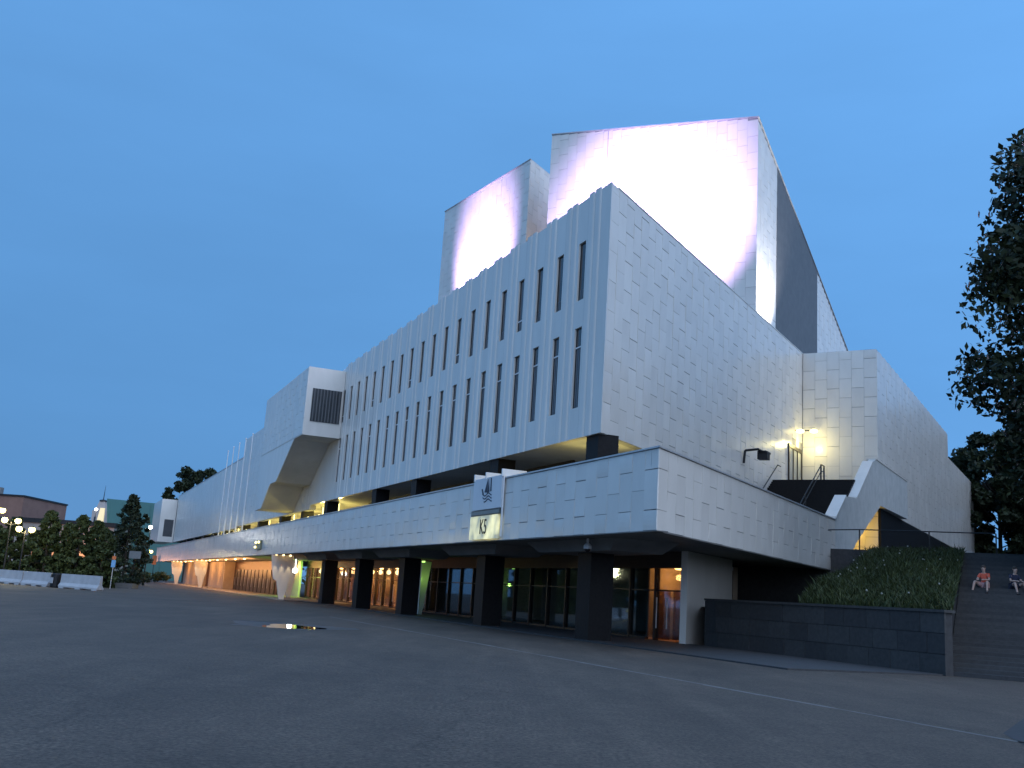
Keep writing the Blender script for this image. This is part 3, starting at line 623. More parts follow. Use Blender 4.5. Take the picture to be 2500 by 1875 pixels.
# glazed front
gz = part('arcade_glazing', MB().A(10.5, 88, 7.9, 8.1, 3.35, Z0 + 0.04).A(13.6, 88, 7.92, 8.08, 0.05, 0.16), BRONZE, hall)
npn = 33
for i in range(npn + 1):
    t = 10.5 + i * (77.5 / npn); part('mullion', MB().A(t - 0.06, t + 0.06, 7.88, 8.12, 0.05, 3.35), BRONZE, gz)
    if i < npn:
        part('pane', MB().A(t + 0.06, t + 77.5 / npn - 0.06, 7.99, 8.01, 0.16, 3.35), CLEAR, gz)
        part('transom', MB().A(t + 0.06, t + 77.5 / npn - 0.06, 7.94, 8.06, 2.3, 2.36), BRONZE, gz)
for t in (11.6, 12.5, 54, 58, 63.5, 68, 74, 80): part('pull_handle', MB().tube(FA(t, 7.8, 0.6), FA(t, 7.8, 2.0), 0.03, seg=6), ALU, gz)
lob = [FA(11.4, 8.14, 0), FA(88, 8.14, 0), FA(88, 15, 0), FA(16.6, 15, 0)]
part('lobby_floor', MB().prism([p - UP * 0.02 for p in lob], [p + UP * 0.06 for p in lob]), FLOORIN, hall)
part('lobby_ceiling', MB().prism([p + UP * 3.7 for p in lob], [p + UP * 3.9 for p in lob]), SOFFIT, hall)
part('lobby_wall', MB().A(16.6, 88, 15.0, 15.3, 0.0, 3.9), WARMWALL, hall)
part('partition', MB().A(13.75, 13.9, 8.14, 12.3, 0.06, 3.7), WARMWALL, hall)
for t in (51.3, 88.0): part('partition', MB().A(t - 0.1, t + 0.1, 8.14, 15.0, 0.06, 3.7), TIMBER, hall)
for t in (55, 60, 65, 70, 75, 80, 84): part('timber_screen', MB().A(t, t + 1.8, 11.0, 11.2, 0.06, 2.6), TIMBER, hall)
for n in (8.5, 9.5, 10.5): part('timber_door', MB().A(13.68, 13.74, n, n + 0.8, 0.06, 2.4), TIMBER, hall)
# lobby furniture: benches and a reception desk
for t in (57.5, 67.5, 77.5): part('bench', MB().A(t, t + 2.2, 9.2, 9.7, 0.40, 0.48).A(t + 0.1, t + 0.2, 9.25, 9.65, 0.06, 0.40).A(t + 2.0, t + 2.1, 9.25, 9.65, 0.06, 0.40), TIMBER, hall)
# open entrance further on: timber doors, tan walls
part('entrance_wall', MB().A(97.0, 131, 6.4, 6.7, 0.0, Z0 + 0.04), TIMBER, hall)
for i in range(11):
    part('door', MB().A(98 + i * 2.95, 100.4 + i * 2.95, 6.28, 6.38, 0.05, 3.0), BRONZE, hall)
    part('door_pull', MB().tube(FA(99.2 + i * 2.95, 6.2, 0.7), FA(99.2 + i * 2.95, 6.2, 1.9), 0.035, seg=6), ALU, hall)
part('entrance_wall', MB().A(131.02, 148, 4.9, 6.7, 0.0, Z0 + 0.04), WARMWALL, hall)
part('entrance_wall', MB().A(163, 186, 4.9, 6.4, 0.0, Z0 + 0.04), WARMWALL, hall)
part('entrance_wall', MB().A(148.02, 162.98, 6.4, 6.7, 0.0, Z0 + 0.04), TIMBER, hall)
part('entrance_wall', MB().A(88.15, 96.98, 7.2, 7.4, 0.0, Z0 + 0.04), MARBLE, hall)
part('green_fin', MB().prism([FA(84.0, 5.1, 0.0), FA(84.25, 5.1, 0.0), FA(84.25, 5.45, 0.0), FA(84.0, 5.45, 0.0)], [FA(84.0, 4.0, 4.05), FA(84.25, 4.0, 4.05), FA(84.25, 6.0, 4.05), FA(84.0, 6.0, 4.05)]), MARBLE, hall)
part('green_fin', MB().prism([FA(38.0, 4.75, 0.0), FA(38.2, 4.75, 0.0), FA(38.2, 5.0, 0.0), FA(38.0, 5.0, 0.0)], [FA(38.0, 4.75, 3.6), FA(38.2, 4.75, 3.6), FA(38.2, 5.45, 3.6), FA(38.0, 5.45, 3.6)]), MARBLE, hall)  # added fin, stands in for a reflection of the green-lit one
# white end pier and the wall running back from it
pr_ = part('end_pier', MB().B(12.2, 12.75, -3.75, -3.45, 0.0, Z0 + 0.04), MARBLE, hall)
part('end_pier', MB().B(12.75, 18.6, -3.75, -3.48, 0.0, Z0 + 0.04), MARBLE, hall)
part('basement_wall', MB().B(18.6, 30, -5.2, -4.9, 0.0, Z0 + 0.04), BLACKGR, hall)

# ---- lamps that belong to the hall
YG = (1.0, 0.80, 0.22)
for t, n, e in [(TQ + 3.0, 4.0, 150)] + [(t, 4.0, 300) for t in (60, 66, 72.5, 79, 86, 93, 100, 108, 116, 124, 133)]:
    cl = part('ceiling_lamp', MB().lathe(FA(t, n, 7.75), [(0.05, 0.95), (0.05, 0.3), (0.16, 0.22), (0.2, 0.02), (0.14, 0.0)], 10), G_YEL, hall)
    lamp('POINT', FA(t, n, 7.5), e, YG, cl, None, 0.12)
for t in (58.5, 62.8, 70, 76.5, 96.5, 104, 112, 120):
    part('wall_lamp', MB().ball(FA(t, 2.0, 7.35), 0.17, 8, 6), G_YEL, hall)
OR = (1.0, 0.42, 0.12)
for t, n, e in [(54, 9.6, 620), (59, 9.6, 620), (64, 9.6, 620), (69, 9.6, 620), (74, 9.6, 620), (79, 9.6, 620), (84, 9.6, 500), (12.9, 9.2, 60)]:
    cl = part('lobby_lamp', MB().lathe(FA(t, n, 3.4), [(0.04, 0.3), (0.16, 0.2), (0.2, 0.0), (0.1, -0.05)], 10), G_ORANGE, hall)
    lamp('POINT', FA(t, n, 3.0), e, OR, cl, None, 0.15)
for i in range(13):
    t = 53.5 + i * 2.6; part('spot_can', MB().tube(FA(t, 8.7, 3.7), FA(t, 8.7, 3.1), 0.03, seg=6).ball(FA(t, 8.7, 3.02), 0.2, 8, 6), G_WARM, hall)
for t in (97, 104, 112, 120, 128, 136, 144, 152, 160, 168, 178):
    cl = part('downlight', MB().tube(FA(t, 2.2, 4.1), FA(t, 2.2, 3.96), 0.13, seg=8), G_WARM, hall)
    lamp('POINT', FA(t, 2.6, 3.6), 420, (1.0, 0.45, 0.15), cl, None, 0.1)
gp = part('pendant_lamp', MB().ball(FA(82.0, 5.3, 2.9), 0.28, 10, 8).tube(FA(82.0, 5.3, 3.15), FA(82.0, 5.3, 4.1), 0.03, seg=6), G_WHITE, hall)
lamp('POINT', FA(86.5, 5.4, 2.6), 420, (0.45, 1.0, 0.12), gp, None, 0.15)
gq = part('added_green_lamp', MB().A(37.2, 37.6, 4.6, 4.7, 3.5, 3.6), glow_mat('added_green_glow', (0.5, 1.0, 0.2), 2), hall)  # lamp added only to turn the stand-in fin green
lamp('POINT', FA(37.2, 5.0, 2.4), 9, (0.5, 1.0, 0.15), gq, None, 0.1)
# yellow lamp tucked below the stair
ul = part('bulkhead_lamp', MB().ball(FB(38.0, -3.0, 7.8), 0.14, 8, 6), G_YEL, hall)
lamp('POINT', FB(38.3, -2.4, 7.4), 220, (1.0, 0.62, 0.10), ul, None, 0.15)
# ================================================================== FLOODLIGHTS ON THE ROOF
def floodlight(pos, target, energy, color, spot, blend, label, size=0.25):
    t = thing('floodlight', pos, label, 'floodlight', 'floodlights on the roof')
    d = (Vector(target) - Vector(pos)).normalized(); x = d.cross(UP).normalized(); y = x.cross(d)
    p = Vector(pos) + UP * 0.45
    hs = MB().hexa([p - x * .25 - y * .16 - d * .22, p + x * .25 - y * .16 - d * .22, p + x * .25 + y * .16 - d * .22, p - x * .25 + y * .16 - d * .22],
                   [p - x * .32 - y * .22, p + x * .32 - y * .22, p + x * .32 + y * .22, p - x * .32 + y * .22])
    part('housing', hs, BLACKM, t)
    part('lens', MB().hexa([p - x * .29 - y * .19 + d * .004, p + x * .29 - y * .19 + d * .004, p + x * .29 + y * .19 + d * .004, p - x * .29 + y * .19 + d * .004], [p - x * .29 - y * .19 + d * .02, p + x * .29 - y * .19 + d * .02, p + x * .29 + y * .19 + d * .02, p - x * .29 + y * .19 + d * .02]), G_WHITE, t)
    part('bracket', MB().tube(Vector(pos), p - d * 0.22, 0.05, seg=6).lathe(Vector(pos), [(0.22, 0.0), (0.22, 0.05)], 10), BLACKM, t)
    lamp('SPOT', p + d * 0.12, energy, color, t, target, size, spot, blend)
    return t
LAV = (0.70, 0.47, 1.0)
def TF(a, z, out=0.0): return TC - C * a - B * out + UP * z
floodlight(TF(7.4, ZR, 17.0), TF(7.6, 31.8), 115000, LAV, 49, 0.8, 'roof floodlight aimed at the right half of the main tower')
floodlight(TF(12.4, ZR, 16.0), TF(12.0, 30.4), 85000, LAV, 47, 0.8, 'roof floodlight aimed at the left half of the main tower')
floodlight(TC + B * 1.6 + C * 1.6 + UP * ZT, TC + B * 2.6 + UP * 29.5, 15000, (1.0, 0.95, 0.97), 70, 0.8, 'roof floodlight at the foot of the tower side wall')
fl_mid = LC.lerp(LL, 0.46)
floodlight(fl_mid + no * 10.5 + UP * (ZR), fl_mid + UP * 31.6, 130000, LAV, 45, 0.8, 'roof floodlight aimed at the side tower')
floodlight(LC + C * 2.6 + B * 1.0 + UP * ZR, LC + B * 2.0 + UP * 27.0, 7000, (1.0, 0.62, 0.36), 95, 0.7, 'orange roof lamp between the two towers')

# ================================================================== SIGNS AND LAMPS ON THE HALL
def text_mesh(txt, size, ext, origin, xd, yd, zd, mat, name, parent, sx=1.0):
    cu_ = bpy.data.curves.new('txt', 'FONT'); cu_.body = txt; cu_.size = size; cu_.extrude = ext; cu_.align_x = 'CENTER'; cu_.align_y = 'CENTER'
    ob_ = bpy.data.objects.new('txt', cu_); COL.objects.link(ob_); bpy.context.view_layer.update()
    me = bpy.data.meshes.new_from_object(ob_.evaluated_get(bpy.context.evaluated_depsgraph_get())); me.name = name
    bpy.data.objects.remove(ob_); bpy.data.curves.remove(cu_)
    for v in me.vertices:
        v.co = origin + xd * (v.co.x * sx) + yd * v.co.y + zd * v.co.z - ORG[parent.name]
    me.materials.clear(); me.materials.append(mat)
    o = link(name, me, parent); ORG[o.name] = ORG[parent.name]; return o
XS, YS, ZS = -A, UP, -NA          # sign axes as read from outside
INK = noise_mat('dark_blue_ink', (0.02, 0.035, 0.06), (0.03, 0.05, 0.08), 3, 0.6)
BOARD = noise_mat('pale_blue_board', (0.60, 0.63, 0.65), (0.66, 0.69, 0.71), 1.0, 0.45)
es = thing('emblem_sign', FA(14.8, -0.1, 5.47), 'pale blue board with dark sailing ship emblem hung over the marble balcony', 'sign')
part('board', MB().A(13.08, 16.55, -0.16, -0.06, 5.50, 6.98), BOARD, es)
for t in (13.06, 15.0, 16.45): part('bracket', MB().A(t - 0.05, t + 0.05, -0.20, 1.0, 6.90, 7.24), WHITEP, es)
part('edge_frame', MB().A(12.99, 13.06, -0.13, -0.06, 4.2, 6.98), WHITEP, es)
ec = FA(14.75, -0.165, 6.32)
def em(pts): return [ec + XS * (x * 0.86) + YS * y for x, y in pts]
e_ = MB()
def flat(pts):
    lo = em(pts); e_.prism(lo, [p + ZS * 0.012 for p in lo])
flat([(-0.42, -0.02), (0.02, -0.06), (-0.02, 0.58)]); flat([(0.06, -0.06), (0.30, -0.02), (0.10, 0.62)]); flat([(0.40, -0.02), (0.56, 0.0), (0.50, 0.6), (0.38, 0.62)])
flat([(-0.86, 0.14), (-0.70, 0.16), (-0.5, -0.10), (-0.62, -0.16)])
def wave(y, x0, x1, th=0.05):
    n = 14; up_ = []; dn = []
    for i in range(n + 1):
        x = x0 + (x1 - x0) * i / n; yy = y + 0.06 * math.sin(x * 6.5 + 0.5)
        up_.append((x, yy + th)); dn.append((x, yy))
    for i in range(n): flat([dn[i], dn[i + 1], up_[i + 1], up_[i]])
wave(-0.16, -0.72, 0.62); wave(-0.30, -0.62, 0.66); wave(-0.44, -0.42, 0.70)
part('emblem', e_, INK, es)

ks = thing('lit_entrance_sign', FA(14.8, -0.1, 4.15), 'lit yellow entrance sign reading K5 below the emblem board', 'sign')
part('strip', MB().A(13.1, 16.58, -0.18, -0.06, 5.22, 5.47), noise_mat('dark_green_strip', (0.03, 0.045, 0.045), (0.06, 0.08, 0.08), 3, 0.4), ks)
part('strip_face', MB().A(13.16, 16.52, -0.19, -0.18, 5.27, 5.42), noise_mat('grey_green_strip', (0.12, 0.16, 0.16), (0.17, 0.21, 0.21), 2, 0.4), ks)
lb = glow_mat('lit_sign_face', (0.80, 0.82, 0.52), 0.16)
nt_ = lb.node_tree; pz = nt_.nodes['Principled BSDF']; tcx = nd(nt_, 'ShaderNodeTexCoord'); nzx = nd(nt_, 'ShaderNodeTexNoise', Scale=1.3, Detail=2); mrx = nd(nt_, 'ShaderNodeMapRange')
mrx.inputs['From Min'].default_value = 0.38; mrx.inputs['From Max'].default_value = 0.66; mrx.inputs['To Min'].default_value = 0.16; mrx.inputs['To Max'].default_value = 0.8
nt_.links.new(tcx.outputs['Object'], nzx.inputs['Vector']); nt_.links.new(nzx.outputs['Fac'], mrx.inputs['Value']); nt_.links.new(mrx.outputs['Result'], pz.inputs['Emission Strength'])
pz.inputs['Base Color'].default_value = (0.6, 0.62, 0.5, 1); pz.inputs['Emission Color'].default_value = (1.0, 0.95, 0.45, 1)
part('light_box', MB().A(13.3, 16.6, -0.20, -0.06, 4.12, 5.20), lb, ks)
text_mesh('K5', 0.98, 0.01, FA(14.9, -0.21, 4.66), XS, YS, ZS, noise_mat('black_letter', (0.02, 0.02, 0.015), (0.03, 0.03, 0.02), 3, 0.6), 'lettering', ks, 0.78)
for t in (14.3, 15.5): lamp('POINT', FA(t, -0.5, 4.75), 0.4, (1.0, 0.95, 0.5), ks, None, 0.05)

k2 = thing('far_entrance_sign', FA(74.5, -0.1, 4.5), 'small lit yellow sign on the balcony band above the far entrance', 'sign')
part('board', MB().A(73.4, 76.0, -0.2, -0.04, 4.6, 5.5), noise_mat('olive_board', (0.2, 0.2, 0.12), (0.26, 0.26, 0.16), 2, 0.5), k2)
for tt, zz in ((73.8, 5.3), (75.4, 5.3), (75.6, 4.85)): part('lamp', MB().ball(FA(tt, -0.28, zz), 0.12, 8, 6), G_YEL, k2)
os_ = thing('orange_sign', FA(191, -0.6, 0), 'small orange sign at the far end of the balcony', 'sign')
part('board', MB().A(189.5, 191.5, -1.0, -0.3, 3.4, 5.2), noise_mat('orange_paint', (0.55, 0.14, 0.04), (0.65, 0.18, 0.05), 2, 0.6), os_)
part('post', MB().tube(FA(190.5, -0.65, 0), FA(190.5, -0.65, 3.4), 0.06, seg=6), BLACKM, os_)

fx = thing('wall_floodlight', FB(SQ + 19.93, CQ, 10.7), 'black floodlight on a bent bracket on the blank end wall', 'floodlight')
o_ = lambda s, c, z: FB(SQ + 19.93 + s, CQ + c, 10.7 + z)
part('bracket', MB().path([o_(-0.3, 0.05, -0.5), o_(-0.3, 0.12, 0.25), o_(-0.28, 0.9, 0.32), o_(0.55, 0.95, 0.28)], [0.07] * 4, 6), BLACKM, fx)
part('housing', MB().boxf(lambda a, b, z: o_(a, b, z), 0.2, 0.75, 0.7, 1.3, -0.2, 0.28).boxf(lambda a, b, z: o_(a, b, z), 0.1, 1.1, 0.75, 1.25, 0.2, 0.3), BLACKM, fx)
dl_ = thing('door_lamp', FB(SQ + 31.6, CQ, 14.0), 'bright wall lamp above the upper door in the inner corner', 'lamp')
for k, (s, c, z) in enumerate(((31.2, 0.35, 14.05), (32.75, 0.9, 14.3))):
    p = FB(SQ + s, CQ + c, z)
    part('arm', MB().tube(FB(SQ + s, CQ, z + 0.1), p + UP * 0.1, 0.04, seg=6), BLACKM, dl_)
    part('globe', MB().lathe(p, [(0.06, 0.2), (0.26, 0.12), (0.30, 0.02), (0.2, -0.08), (0.05, -0.1)], 12), G_YEL, dl_)
lamp('POINT', FB(SQ + 31.9, CQ + 0.9, 13.3), 125, (1.0, 0.86, 0.36), dl_, None, 0.2)
cc = thing('ceiling_camera', FA(7.3, 1.3, 3.6), 'small white dome camera hanging from the soffit near the corner', 'camera')
part('stem', MB().tube(FA(7.3, 1.3, 4.08), FA(7.3, 1.3, 3.85), 0.05, seg=8), WHITEP, cc); part('shade', MB().lathe(FA(7.3, 1.3, 3.66), [(0.08, 0.22), (0.16, 0.12), (0.16, 0.0)], 12), WHITEP, cc)
part('dome', MB().ball(FA(7.3, 1.3, 3.66), 0.13, 10, 8), BLACKM, cc)

# flagpoles on the balcony
POLE = noise_mat('white_pole', (0.7, 0.7, 0.7), (0.8, 0.8, 0.8), 2, 0.4)
for i, t in enumerate((92.2, 97.1, 102.0, 106.8, 111.7)):
    p = FA(t, 0.8, 4.62)
    f_ = thing('flagpole', p, ['first', 'second', 'third', 'fourth', 'fifth'][i] + ' bare white flagpole on the balcony counted from the projecting bay', 'flagpole', 'row of flagpoles')
    part('pole', MB().tube(p, p + UP * 13.8, 0.10, 0.05, 8), POLE, f_); part('finial', MB().ball(p + UP * 13.85, 0.1, 8, 6), POLE, f_); part('base', MB().lathe(p, [(0.22, 0), (0.22, 0.12), (0.12, 0.3)], 10), POLE, f_)

# ================================================================== TREES
def leaves_mesh(name, centres, radii, n_each, size, mat, seed, flat_=0.75):
    r = np.random.default_rng(seed); P = []
    for c, rad, n in zip(centres, radii, n_each):
        d = r.normal(size=(n, 3)); d /= np.linalg.norm(d, axis=1)[:, None]; q = rad * r.random(n)[:, None] ** 0.45
        P.append(np.array(c) + d * q * np.array([1, 1, flat_]))
    P = np.concatenate(P); n = len(P)
    a = r.normal(size=(n, 3)); a /= np.linalg.norm(a, axis=1)[:, None]; b = r.normal(size=(n, 3)); b -= a * (a * b).sum(1)[:, None]; b /= np.linalg.norm(b, axis=1)[:, None]
    s = size * (0.55 + 0.9 * r.random(n))[:, None]
    V = np.stack([P - a * s, P - b * s * 0.55, P + a * s, P + b * s * 0.55], 1).reshape(-1, 3)
    return np_mesh(name, V, (np.arange(n) * 4)[:, None] + np.arange(4)[None, :], mat)
def broad_tree(name, loc, h, rad, base_z, nclump, per, leaf, seed, mat, label, cat='tree', group=None, trunk_r=0.3, shape=1.0):
    loc = Vector(loc); t = thing(name, loc, label, cat, group); r = random.Random(seed)
    cs, rs, ns = [], [], []
    tr = MB(); top = loc + Vector((0, 0, h * 0.8))
    tr.path([loc, loc + Vector((0.1, 0.1, h * 0.35)), top], [trunk_r, trunk_r * 0.75, trunk_r * 0.2], 8)
    for i in range(nclump):
        f = r.random() ** 0.85; z = base_z + (h - base_z) * f
        env = rad * (math.sin(math.pi * min(1, 0.12 + 0.88 * (1 - f) ** shape)) ** 0.6 if f > 0.02 else 0.5)
        q = env * (0.35 + 0.65 * r.random() ** 0.5); a = r.random() * 2 * math.pi
        c = Vector((loc.x + q * math.cos(a), loc.y + q * math.sin(a), loc.z + z)); cr_ = rad * r.uniform(0.10, 0.24)
        cs.append(c[:]); rs.append(cr_); ns.append(max(6, int(per * (cr_ / (rad * 0.17)) ** 2)))
        if i % 3 == 0:
            j = loc + Vector((0, 0, max(base_z * 0.7, (c.z - loc.z) * 0.72)))
            tr.tube(j, c, trunk_r * 0.28, 0.03, 5)
    part('trunk', tr, BARK, t, fix=False)
    cr = link('crown', leaves_mesh('crown', [tuple(Vector(c) - loc) for c in cs], rs, ns, leaf, mat, seed), t); return t
def conifer(name, loc, h, rad, per, leaf, seed, mat, label, group=None, base=0.06):
    loc = Vector(loc); t = thing(name, loc, label, 'tree', group); r = random.Random(seed); cs, rs, ns = [], [], []
    tr = MB().tube(loc, loc + Vector((0, 0, h)), 0.18, 0.03, 7)
    k = int(h * 7)
    for i in range(k):
        f = base + (1 - base) * (i / k); e = rad * (1 - f) ** 0.75 + 0.12
        a = i * 2.4 + r.random(); q = e * r.uniform(0.45, 1.0)
        c = Vector((q * math.cos(a), q * math.sin(a), h * f)); cs.append(c[:]); rs.append(0.22 * rad * (1 - 0.6 * f) + 0.1); ns.append(per)
        if i % 2 == 0: tr.tube(loc + Vector((0, 0, h * f + 0.15)), loc + c, 0.04, 0.015, 4)
    part('trunk', tr, BARK, t, fix=False); link('crown', leaves_mesh('crown', cs, rs, ns, leaf, mat, seed, 0.6), t); return t

broad_tree('broadleaf_tree', FS(14.0, 10.2, 1.0), 24.5, 9.6, 1.5, 380, 300, 0.165, 21, LEAF_D, 'tall dark broadleaf tree rising beside the granite steps', trunk_r=0.5)
for i, (x, y, h, r_, lb_) in enumerate([(57.5, 118, 18.5, 6.0, 'dark bushy tree right behind the end of the long side wall'), (64, 116, 22, 7.5, 'full dark tree behind the steps, tallest of the rear group'), (71, 118, 19.5, 7.0, 'rounded dark tree at the rear beside the tallest one'), (60, 104, 11.5, 5.5, 'lower dark tree filling the ground behind the railing'), (66.5, 100, 12, 6, 'low spreading tree on the upper terrace above the steps'), (54.8, 121, 13, 3.0, 'thin loose tree top showing over the end of the side wall')]):
    broad_tree('park_tree', (x, y, 5.2), h, r_, 0.2, 170, 130, 0.32, 40 + i, LEAF_D, lb_, group='trees behind the steps', trunk_r=0.3)
for i, (s_, c_) in enumerate([(50, 22), (60, 25), (71, 22.5), (82, 26), (94, 23)]):  # trees out of view, added to keep light off the side wall
    pz_ = FB(s_, c_, 5.2); broad_tree('unseen_shade_tree', pz_, [19, 22, 20, 23, 21][i], 6.5, 3.0, 90, 90, 0.42, 90 + i, LEAF_D, ['first', 'second', 'third', 'fourth', 'fifth'][i] + ' unseen tree added to shade the long side wall, counted from the steps', group='added trees shading the side wall')
conifer('spruce_tree', (-47.8, 132, 0), 11.4, 3.6, 60, 0.20, 61, LEAF_C, 'tall dark spruce at the far end of the hall')
broad_tree('garden_tree', (-48.6, 138, 0), 9.4, 1.8, 0.8, 60, 80, 0.2, 63, LEAF_D, 'rounded dark tree squeezed between the spruce and the far bay', trunk_r=0.2)
broad_tree('garden_tree', (-51.0, 134, 0), 6.8, 3.0, 0.4, 60, 80, 0.2, 64, LEAF_D, 'low broad bush-like tree to the outer side of the spruce', trunk_r=0.2)
broad_tree('rear_tree', (-74.5, 245, 0), 26.5, 6.0, 8, 130, 110, 0.4, 65, LEAF_D, 'tree crown showing above the lower roof of the wing', trunk_r=0.4)
# hedge-like row of thujas behind the barriers
hd = [(-52.5, 104, 6.0, 2.3), (-50.3, 103, 5.3, 2.1), (-48.2, 102, 6.2, 2.0), (-46.3, 102.5, 5.0, 2.1), (-44.3, 101, 7.0, 1.9), (-42.6, 101.6, 5.9, 1.9), (-41.0, 100.5, 6.7, 1.8), (-39.6, 101, 6.3, 1.8), (-38.4, 100, 5.6, 1.7)]
for i, (x, y, h, r_) in enumerate(hd):
    conifer('thuja_tree', (x, y, 0), h, r_ * 1.2, 150, 0.2, 70 + i, LEAF_L, ['first', 'second', 'third', 'fourth', 'fifth', 'sixth', 'seventh', 'eighth', 'ninth'][8 - i] + ' green thuja of the row behind the barriers, counted from the kiosk end', group='thuja row behind the barriers', base=0.02)
bs = thing('low_bush', (-38.2, 105, 0), 'low dark bush in a planter at the end of the barriers', 'bush')
bp_ = Vector((-38.2, 105, 0)); part('planter', MB().W(-40.0, -36.6, 104.0, 105.8, 0, 0.5), CONC, bs)
rr = random.Random(5); cs = [(rr.uniform(-1.5, 1.5), rr.uniform(-0.7, 0.7), rr.uniform(0.5, 1.0)) for _ in range(24)]
link('foliage', leaves_mesh('foliage', cs, [0.45] * 24, [60] * 24, 0.12, LEAF_D, 9), bs)
# lit shrubs at the far end of the arcade
ls = thing('low_bush', (-62, 183, 0), 'low bush lit yellow at the far end of the arcade', 'bush')
part('stem', MB().tube((-62, 183, 0), (-62, 183, 0.8), 0.08, seg=6), BARK, ls)
cs = [(rr.uniform(-3.5, 3.5), rr.uniform(-1, 1), rr.uniform(0.4, 1.7)) for _ in range(40)]
link('foliage', leaves_mesh('foliage', cs, [0.6] * 40, [50] * 40, 0.2, LEAF_L, 19), ls)
# far wood on the horizon
r_ = np.random.default_rng(3); cs = []; rs = []; ns = []
for i in range(420):
    a = R(r_.uniform(-34, 40)); d = r_.uniform(650, 760); cs.append((d * math.sin(a), d * math.cos(a), r_.uniform(2, 11))); rs.append(r_.uniform(5, 9)); ns.append(40)
for i in range(460):  # tree ring out of view, added to darken reflections in the glazing
    a = R(r_.uniform(40, 326)); d = r_.uniform(170, 215); cs.append((d * math.sin(a), d * math.cos(a), r_.uniform(1, 13))); rs.append(r_.uniform(4, 7)); ns.append(45)
tag(link('far_wood', leaves_mesh('far_wood', cs, rs, ns, 1.6, LEAF_D, 33)), 'dark line of far trees along the horizon, with an added ring out of view', 'wood', kind='stuff')

# ================================================================== STREET LAMPS
def street_lamp(loc, h, label, glass, col, energy, heads=2, rz=0.0, group='street lamps by the car park'):
    loc = Vector(loc); t = thing('street_lamp', loc, label, 'lamp', group)
    part('post', MB().tube(loc, loc + UP * h, 0.09, 0.05, 8).lathe(loc, [(0.16, 0), (0.16, 0.5), (0.09, 0.6)], 10), BLACKM, t)
    dv = Vector((math.cos(rz), math.sin(rz), 0))
    hp = [loc + UP * (h + 0.1)] if heads == 1 else [loc + UP * h + dv * 0.55, loc + UP * h - dv * 0.55]
    for p in hp:
        if heads > 1: part('arm', MB().tube(loc + UP * (h - 0.25), p - UP * 0.1, 0.035, seg=6), BLACKM, t)
        part('globe', MB().ball(p + UP * 0.12, 0.27, 12, 8), glass, t); part('cap', MB().lathe(p + UP * 0.3, [(0.2, 0), (0.12, 0.1), (0.02, 0.14)], 10), BLACKM, t)
    lamp('POINT', loc + UP * (h + 0.1) - Vector((0, 0.45, 0)), energy, col, t, None, 0.24)
YW = (1.0, 0.84, 0.45)
street_lamp((-43.5, 91.2, 0), 5.3, 'double yellow globe lamp in front of the thujas', G_YEL, YW, 420, 2, 0.3)
street_lamp((-41.4, 89.6, 0), 4.55, 'lower double yellow globe lamp standing before the thuja row by the barriers', G_YEL, YW, 420, 2, 0.1)
street_lamp((-45.6, 92.4, 0), 6.2, 'taller yellow globe lamp beside the brick block', G_YEL, YW, 420, 2, 0.2)
street_lamp((-48.2, 141, 0), 7.6, 'single white globe lamp beside the far bay of the hall', G_WHITE, (1, 0.97, 0.9), 260, 1)
street_lamp((-74.2, 187, 0), 12.2, 'tall white lamp in front of the distant tower', G_WHITE, (1, 0.97, 0.9), 260, 1)
street_lamp((-51.3, 150, 0), 4.6, 'short yellow globe lamp between the kiosk and the spruce', G_YEL, YW, 200, 2, 0.4)

# ================================================================== BARRIERS, POSTS, KIOSK
BARR = noise_mat('white_concrete_barrier', (0.38, 0.38, 0.38), (0.5, 0.5, 0.5), 1.5, 0.7, bump=0.1)
def barrier(loc, lb_, ln_=3.5):
    loc = Vector(loc); t = thing('concrete_barrier', loc, lb_, 'barrier', 'white barriers along the car park')
    F = lambda a, b, z: loc + C * a + B * b + UP * z
    pr = [(-0.30, 0.0), (0.30, 0.0), (0.30, 0.22), (0.13, 0.45), (0.10, 1.15), (-0.10, 1.15), (-0.13, 0.45), (-0.30, 0.22)]
    def seg_(a0, a1, lift): return MB().prism([F(a0, b, max(z, lift)) for b, z in pr], [F(a1, b, max(z, lift)) for b, z in pr])
    part('body', seg_(0.02, ln_ - 0.02, 0.1), BARR, t)
    for a in (0.1, ln_ / 2 - 0.3, ln_ - 0.7): part('foot', MB().boxf(F, a, a + 0.6, -0.3, 0.3, 0.0, 0.1), BARR, t)
    return t
bx0 = Vector((-42.6, 88.3, 0))
b1 = barrier(bx0 - C * 3.4, 'white concrete barrier with three yellow reflectors')
for k in range(3): part('reflector', MB().ball(bx0 - C * 3.4 + C * (2.0 + 0.45 * k) - B * 0.16 + UP * 0.92, 0.11, 8, 6), glow_mat('yellow_reflector%d' % k, (1.0, 0.85, 0.2), 0.8), b1)
barrier(bx0 + C * 0.15, 'plain white concrete barrier joined to the reflector barrier')
barrier(bx0 + C * 3.75, 'plain white concrete barrier beside the dark waste bin')
barrier(bx0 + C * 8.6, 'white concrete barrier next to the low planter bush', 4.8)
bn = thing('waste_bin', bx0 + C * 7.9, 'dark waste bin with a pale square label between two barriers', 'bin'); p = bx0 + C * 7.9
part('body', MB().lathe(p, [(0.38, 0), (0.42, 0.1), (0.42, 1.05), (0.36, 1.15)], 12), BLACKM, bn); part('label_plate', MB().boxf(lambda a, b, z: p + C * a + B * b + UP * z, -0.2, 0.2, -0.47, -0.43, 0.35, 0.8), BARR, bn)
sg = thing('blue_sign', (-35.4, 95, 0), 'blue and orange traffic sign on a thin post behind the barriers', 'sign'); p = Vector((-35.4, 95, 0))
